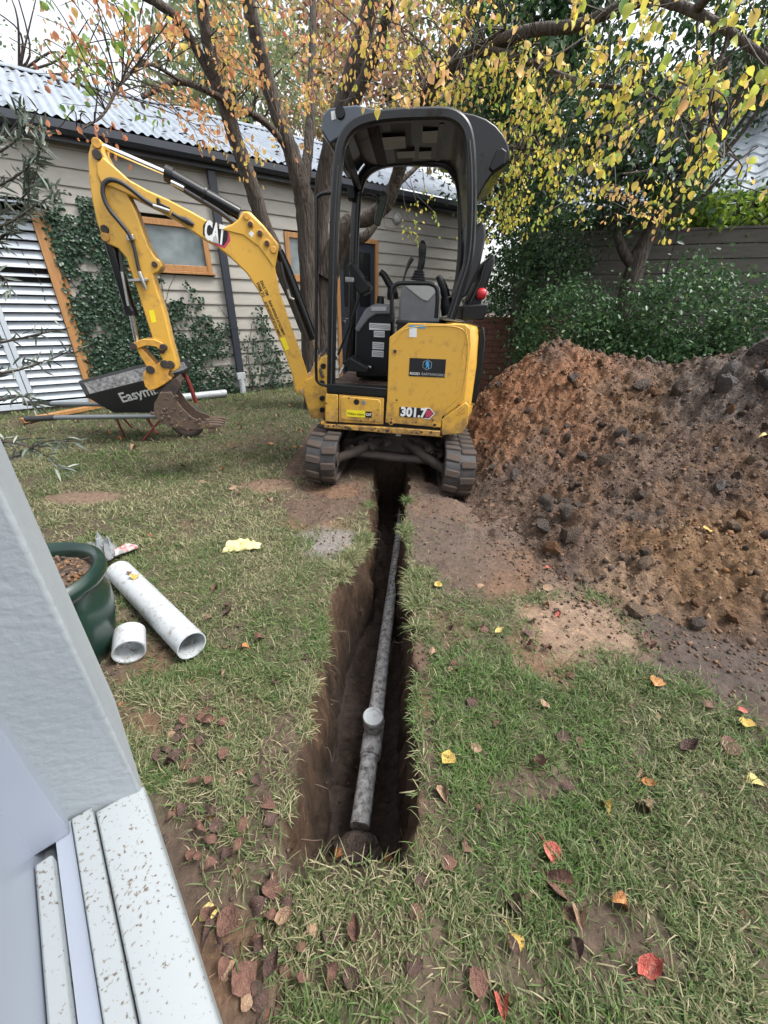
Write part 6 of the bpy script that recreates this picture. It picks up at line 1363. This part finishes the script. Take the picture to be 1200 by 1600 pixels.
mb = MB(); mid_r = [tuple(np.array(p)*.62+np.array(q)*.38) for p, q in zip(inn_r, inb)]; mb.loft([mid_r, [tuple(np.array(p)*.5+np.mean(mid_r, 0)*.5+np.array([0, 0, .02])) for p in mid_r], [tuple(np.array(p)*.05+np.mean(mid_r, 0)*.95+np.array([0, 0, .03])) for p in mid_r]])
bb(mb, 'mortar_residue', mat('dried_mortar', [(.35, (.16, .16, .16)), (.65, (.34, .34, .34))], 60, 6, .9, .5, 90), smooth=80)
lin = MB(); lin.loft([[tuple(np.array(p)*.985+cen*.015) for p in inn_r], [tuple(np.array(p)*.985+cb*.015+np.array([0, 0, .004])) for p in inb]], cap=False); bb(lin, 'tray_lining', mat('mortar_stained_plastic', [(.35, (.07, .07, .072)), (.65, (.26, .26, .26))], 30, 6, .8), smooth=60)
def wrod(name, pts, r, m, **k): return bb(MB().tube(pts, r, 8, flat=k.pop('flat', 1.0)), name, M[m] if isinstance(m, str) else m, smooth=50)
gm = mat('grey_handle', (.13, .145, .155), 8, 4, .5); rm_ = mat('red_frame_paint', (.20, .035, .03), 8, 4, .45)
wrod('handle', [(-3.330,3.950,.302),(-2.343,4.120,.290),(-2.147,4.200,.287)], .024, gm); wrod('handle', [(-3.745,4.450,.329),(-3.176,4.500,.319),(-2.288,4.500,.272)], .024, gm)
wrod('grip', [(-3.580,3.920,.291),(-3.309,3.955,.301)], .028, 'hose'); wrod('grip', [(-3.979,4.420,.340),(-3.714,4.455,.329)], .028, 'hose')
L0 = (-2.758,4.050,.275); L1 = (-2.859,4.246); L2 = (-2.320,4.120,.277); L3 = (-2.629,4.160)
wrod('leg', [L0, (L1[0], L1[1], .0)], .011, rm_); wrod('leg', [L2, (L3[0], L3[1], 0)], .011, rm_)
wrod('leg', [(-3.008,4.500,.206), (-2.950,4.550,.046)], .011, rm_); wrod('brace', [(-2.599,4.300,.244),(-2.539,4.250,.160),(-2.464,4.200,.075)], .016, rm_)
wrod('tray_support', [(-2.066,4.250,.732),(-2.030,4.250,.594),(-2.024,4.300,.401)], .022, rm_)
wc = np.array((-2.191,4.350,.307)); tor = MB(); rings = []
for k in range(24):
    a = 2*math.pi*k/24; rings.append([(wc[0]+(.15+.045*math.cos(b_))*math.cos(a), wc[1]+.045*math.sin(b_), .19+(.15+.045*math.cos(b_))*math.sin(a)) for b_ in np.linspace(0, 2*math.pi, 10, endpoint=False)])
rings.append(rings[0]); tor.loft(rings, cap=False); whl = bb(tor, 'wheel', M['rubber'], smooth=60)
o = MB().cyl((wc[0], wc[1]-.03, .19), (wc[0], wc[1]+.03, .19), .11, 18).build('wheel_rim', rm_, whl, smooth=40)
tA = Vector((-2.683,4.060,.461)); tB = Vector((-2.282,4.080,.563)); fn = Vector(bot_r[0])-Vector(rim_r[0])
yv = -(Vector(bot[0])*.5+Vector(bot[5])*.5-Vector(rim[0])*.5-Vector(rim[5])*.5)
nrm = (tB-tA).cross(yv).normalized()
# seat the lettering on the near tray face
pl = [Vector(lip[0]), Vector(bot_r[0]), Vector(bot_r[20]), Vector(lip[20])]
fnorm = (pl[3]-pl[0]).cross(pl[1]-pl[0]).normalized()
if fnorm.y > 0: fnorm = -fnorm
tA = tA - fnorm*((tA-pl[0]).dot(fnorm)-.010); tB = tB - fnorm*((tB-pl[0]).dot(fnorm)-.010)
ydir = fnorm.cross(tB-tA)
if ydir.z < 0: ydir = -ydir
o = text('Easymix', .15, M['white'], tray, tA+fnorm*.008, tB-tA, ydir, shear=.25, bold=.003, fit=(tB-tA).length*1.12); o.matrix_parent_inverse = Matrix.Identity(4)
# ------------------------------------------------------------------ fallen leaves
FLM = {}
def fl_mat(name, a, b_, c):
    return mat(name, [(.28, c), (.48, a), (.72, b_)], 3.2, 8, .62, .5, 14, dist=.04)
_cols = {'yellow': ((.52, .35, .08), (.62, .46, .13), (.20, .11, .04)), 'orange': ((.42, .18, .06), (.54, .30, .12), (.18, .075, .03)), 'red': ((.42, .08, .06), (.55, .24, .17), (.20, .045, .035)),
         'brown': ((.13, .062, .045), (.20, .105, .075), (.07, .036, .028)), 'dark': ((.075, .042, .034), (.12, .07, .055), (.04, .024, .02)), 'tan': ((.30, .19, .12), (.42, .29, .19), (.16, .09, .06)), 'pale': ((.62, .50, .17), (.70, .60, .28), (.35, .25, .08))}
for k, (a, b_, c) in _cols.items(): FLM[k] = [leaf_mesh('fallen_leaf', fl_mat('fallen_leaf_'+k+str(s), a, b_, c), None, cu, fo, wv, s*7+len(k), wi) for s, cu, fo, wv, wi in ((0, .4, .5, .12, 1.0), (1, -.8, 1.1, .2, .85), (2, 1.1, -.6, .18, 1.1), (3, .9, 1.6, .2, .8), (4, -.3, .2, .25, 1.15))]
def fallen(x, y, z, col, size, label, group=None, rz=None, var=None, tilt=.35):
    o = bpy.data.objects.new('fallen_leaf', FLM[col][random.randrange(5) if var is None else var]); link(o)
    o.location = (x, y, z); o.rotation_euler = (random.uniform(-tilt, tilt), random.uniform(-tilt, tilt), random.uniform(0, 6.28) if rz is None else rz); o.scale = (size,)*3
    tag(o, label, 'leaf', group); return o
LOOSE = []
def gz1(x, y): return float(ground_z(np.array([x]), np.array([y]))[0])
SPEC = [
 (((-.426,.396)), 'pale', .075, 'clean yellow leaf with long stalk lying by the foot of the white wall', 1.15), (((.197,.788)), 'yellow', .060, 'spotted yellow leaf curled on the right lip of the trench', -.6),
 (((.452,.564)), 'red', .070, 'red and pink split leaf standing on a brown leaf', -1.0), (((.427,.494)), 'brown', .10, 'large curled brown leaf under the red split leaf', -.5),
 (((.577,.445)), 'orange', .055, 'orange brown leaf right of the large curled brown leaf', -.4), (((.479,.393)), 'tan', .060, 'upright tan yellow leaf below the orange brown leaf', 1.2),
 (((.307,.381)), 'yellow', .065, 'half yellow half brown leaf in the near grass', -1.2), (((.566,.313)), 'red', .068, 'pinkish red leaf lying flat near the bottom edge', .1),
 (((.260,.256)), 'red', .055, 'dark red leaf at the very bottom edge', 1.4), (((.662,.633)), 'yellow', .050, 'narrow yellow leaf standing in green grass', 1.5),
 (((.763,.663)), 'tan', .055, 'tan and yellow leaf on a bare patch of soil', -.7), (((.806,.723)), 'orange', .045, 'small orange leaf above the bare patch', -.3),
 (((1.038,1.085)), 'orange', .065, 'orange and yellow leaf at the edge of the pale clay', -.4), (((1.269,.926)), 'yellow', .055, 'bright yellow leaf near the right edge of the lawn', -.5),
 (((1.138,.727)), 'pale', .060, 'pale yellow leaf at the right edge of the picture', -.2), (((1.134,.843)), 'brown', .080, 'long rolled brown leaf near the right edge', -.35),
 (((.991,.935)), 'tan', .040, 'small tan leaf below the orange and yellow leaf', 1.2), (((.890,.448)), 'brown', .060, 'brown leaf with grey underside at the lower right', -.9),
 (((-.614,1.258)), 'orange', .050, 'small orange leaf on the grass left of the trench', .3), (((-.562,1.296)), 'brown', .05, 'dark brown leaf touching the small orange leaf', .5),
 (((-1.505,2.186)), 'red', .05, 'small pink leaf in the lawn right of the wrapper', .6), (((.278,1.716)), 'yellow', .055, 'torn yellow leaf on the bare soil right of the trench', -.8),
 (((-.502,.603)), 'orange', .070, 'orange brown leaf on top of the litter by the wall', .8), (((.903,1.839)), 'red', .04, 'small red leaf at the top of the grass tongue by the heap', 0),
 (((.820,1.450)), 'red', .04, 'small red leaf on the grass just above the pale clay', .5), (((.497,1.321)), 'pale', .05, 'pale yellow leaf on the grass right of the trench', 0.3),
 (((-1.452,3.288)), 'orange', .05, 'orange leaf on the lawn left of the digger track', .2), (((-.300,.449)), 'dark', .06, 'dark red brown leaf at the near left corner of the trench', .2),
 (((-.245,.389)), 'tan', .055, 'pinkish tan leaf below the near end of the trench', .1), (((-.105,.356)), 'dark', .055, 'left one of two brown leaves below the trench', 1.2), (((-.052,.357)), 'brown', .055, 'right one of two brown leaves below the trench', 1.5),
 (((.073,.400)), 'brown', .055, 'brown leaf standing below the right corner of the trench', .9), (((.107,.447)), 'dark', .055, 'dark folded leaf at the right corner of the trench', 1.4), (((.161,.496)), 'brown', .05, 'brown leaf half buried in soil right of the trench end', .3),
 (((-.351,.310)), 'tan', .065, 'shiny tan brown leaf near the bottom of the white wall', .4), (((-.305,.279)), 'brown', .07, 'large brown leaf at the bottom beside the white wall', .9), (((-.376,.396)), 'brown', .07, 'reddish brown leaf beside the clean yellow leaf', -.3),
 (((.062,.316)), 'dark', .045, 'small dark leaf in the near grass below the trench', .3), (((.452,.341)), 'dark', .05, 'dull brown leaf left of the pinkish red leaf', 1.5), (((.895,.990)), 'brown', .045, 'dull pink brown leaf below the pale clay', .2), (((1.305,.977)), 'red', .035, 'tiny red leaf at the edge of the dark soil', -.6), (((1.184,.984)), 'brown', .05, 'brown leaf on the edge of the dark soil', 0),
 (((.300,.832)), 'tan', .045, 'pale brown leaf in the grass right of the trench middle', -.5), (((.245,.901)), 'brown', .035, 'small round brown leaf beside the trench', 0), (((.982,.808)), 'dark', .07, 'dark wet leaf under the long rolled leaf', .1), (((.557,.696)), 'dark', .045, 'crumpled dark leaf in the dry patch of lawn', .3),
]
for (p, col, sz, lab, rz) in SPEC: fallen(p[0], p[1], gz1(p[0], p[1])+.017, col, sz*.86, lab, None, rz, None, .3)
for p, lab in (((-.168,.725,-.480), 'orange leaf lying in the left of the trench end'), ((.020,.709,-.460), 'orange leaf lying in the right of the trench end')): fallen(p[0], p[1], gz1(p[0], p[1])+.02, 'orange', .05, lab, None, .4)
# two leaves lying on the white pipe
for t, col, lab in ((.30, 'yellow', 'yellow leaf stuck on the white pipe length'), (.22, 'brown', 'small brown leaf stuck on the white pipe length')):
    fallen(g0[0]+(g1[0]-g0[0])*t, g0[1]+(g1[1]-g0[1])*t, .128, col, .055 if col == 'yellow' else .035, lab, None, 1.9, 0, .1)
_k = 0
while _k < 80:
    t = random.random(); w_ = -.15+1.35*t; nn_ = abs(random.gauss(.0, .12)) - .04
    p = WV*w_ + NV*(nn_)
    if nn_ < -.075 or p[1] < .18: continue
    LOOSE.append(fallen(p[0], p[1], gz1(p[0], p[1])+.012+.02*random.random(), random.choices(['brown', 'dark', 'tan'], [5, 4, .8])[0], random.uniform(.028, .050), 'brown dead leaf in the litter along the foot of the white wall', 'litter leaves along the white wall', None, None, .5)); _k += 1
_k = 0
while _k < 64:
    y = random.uniform(.22, 1.7); x = random.uniform(-.9, 1.2)
    if abs(x) > .75*(y+.4) or edge_l(np.array([y]))[0]-.04 < x < edge_r(np.array([y]))[0]+.04 or x*.747+y*.665 < .15: continue
    LOOSE.append(fallen(x, y, gz1(x, y)+.012, random.choices(['brown', 'dark', 'tan'], [5, 4, 2])[0], random.uniform(.03, .058), 'small dull brown leaf half sunk in the lawn', 'dull leaves sunk in the lawn', None, None, .5)); _k += 1
_k = 0
while _k < 30:
    y = random.uniform(2.6, 6.0); x = random.uniform(-4.0, -.8)
    if abs(x) > .85*(y+.4): continue
    LOOSE.append(fallen(x, y, gz1(x, y)+.02, random.choices(['orange', 'tan', 'brown'], [3, 4, 3])[0], random.uniform(.045, .075), 'small fallen leaf on the lawn between the digger and the house', 'leaves on the far lawn', None, None, .5)); _k += 1
for p, col, lab in (((1.787,1.950,-.218), 'yellow', 'narrow yellow leaf on the rust coloured soil'), ((2.556,2.600,.164), 'pale', 'white yellow leaf on the dark heap near the right edge'), ((.937,3.800,.644), 'yellow', 'small yellow leaf on the heap beside the digger tail'), ((1.261,3.000,.272), 'tan', 'pale scrap of leaf on the middle of the heap')):
    fallen(p[0], p[1], heap_top(p[0], p[1])+.015, col, .055, lab)

# each loose leaf is told apart by its look and by the nearest thing one can find
MARKS = {}
for (p, col, sz, lab, rz) in SPEC:
    wds = lab.split()
    for k in range(wds.index('leaf')+1 if 'leaf' in wds else 6, 10):
        key = ' '.join(wds[:k])
        if key not in MARKS and wds[min(k, len(wds))-1] not in ('the', 'of', 'on', 'at', 'in', 'a', 'to', 'by', 'with', 'and', 'lying', 'left', 'right', 'near', 'its', 'under', 'right', 'very', 'below', 'touching', 'above', 'half', 'just', 'beside', 'from', 'standing', 'long', 'white', 'green', 'one', 'large', 'small', 'foot', 'near', 'edge', 'bare'): MARKS[key] = (p[0], p[1]); break
MARKS.update({'yellow cloth': tuple(rg), 'green pot': (pcx, pcy), 'end of the white pipe': tuple(g1), 'short pipe coupling': (g2.x, g2.y), 'pink wrapper': tuple(wp_), 'wheelbarrow legs': (L1[0], L1[1]), 'left digger track': (-.55, 3.0), 'near left trench corner': (-.3, .5), 'near right trench corner': (.09, .5), 'window sill corner': (-.40, .36), 'digger bucket': (-1.5, 3.3), 'downpipe foot': (-2.5, 7.0), 'bare patch behind the pot': (-2.25, 2.74), 'pear tree trunk': (-1.1, 5.9), 'grey sand patch': (-.35, 2.12), 'pale clay patch': (.92, 1.42)})
seen = set(o.get('label') for o in bpy.data.objects if o.get('label'))
CW = {'brown': 'brown', 'dark': 'dark brown', 'tan': 'tan', 'orange': 'orange'}
for o in LOOSE:
    cm_ = o.data.materials[0].name.replace('fallen_leaf_', '')[:-1]; sz = o.scale[0]; sw_ = 'small' if sz < .042 else ('large' if sz > .055 else 'mid sized')
    c = np.array(o.location[:2]); done = False
    for nm, q in sorted(MARKS.items(), key=lambda kv: (kv[1][0]-c[0])**2+(kv[1][1]-c[1])**2)[:5]:
        d = c-np.array(q); far = np.linalg.norm(d); r_ = far/max(.4, np.linalg.norm(c))
        dirn = ('right of' if d[0] > 0 else 'left of') if abs(d[0]) > abs(d[1]) else ('behind' if d[1] > 0 else 'in front of')
        for lab in ('%s %s leaf %s%s the %s' % (sw_, CW.get(cm_, cm_), 'just ' if r_ < .14 else ('well ' if r_ > .4 else ''), dirn, nm), '%s %s %s leaf %s the %s' % (sw_, ('curled', 'folded', 'cupped', 'rolled', 'flat')[FLM[cm_].index(o.data)], CW.get(cm_, cm_), dirn, nm)):
            if lab not in seen and len(lab.split()) <= 16: seen.add(lab); o['label'] = lab; done = True; break
        if done: break
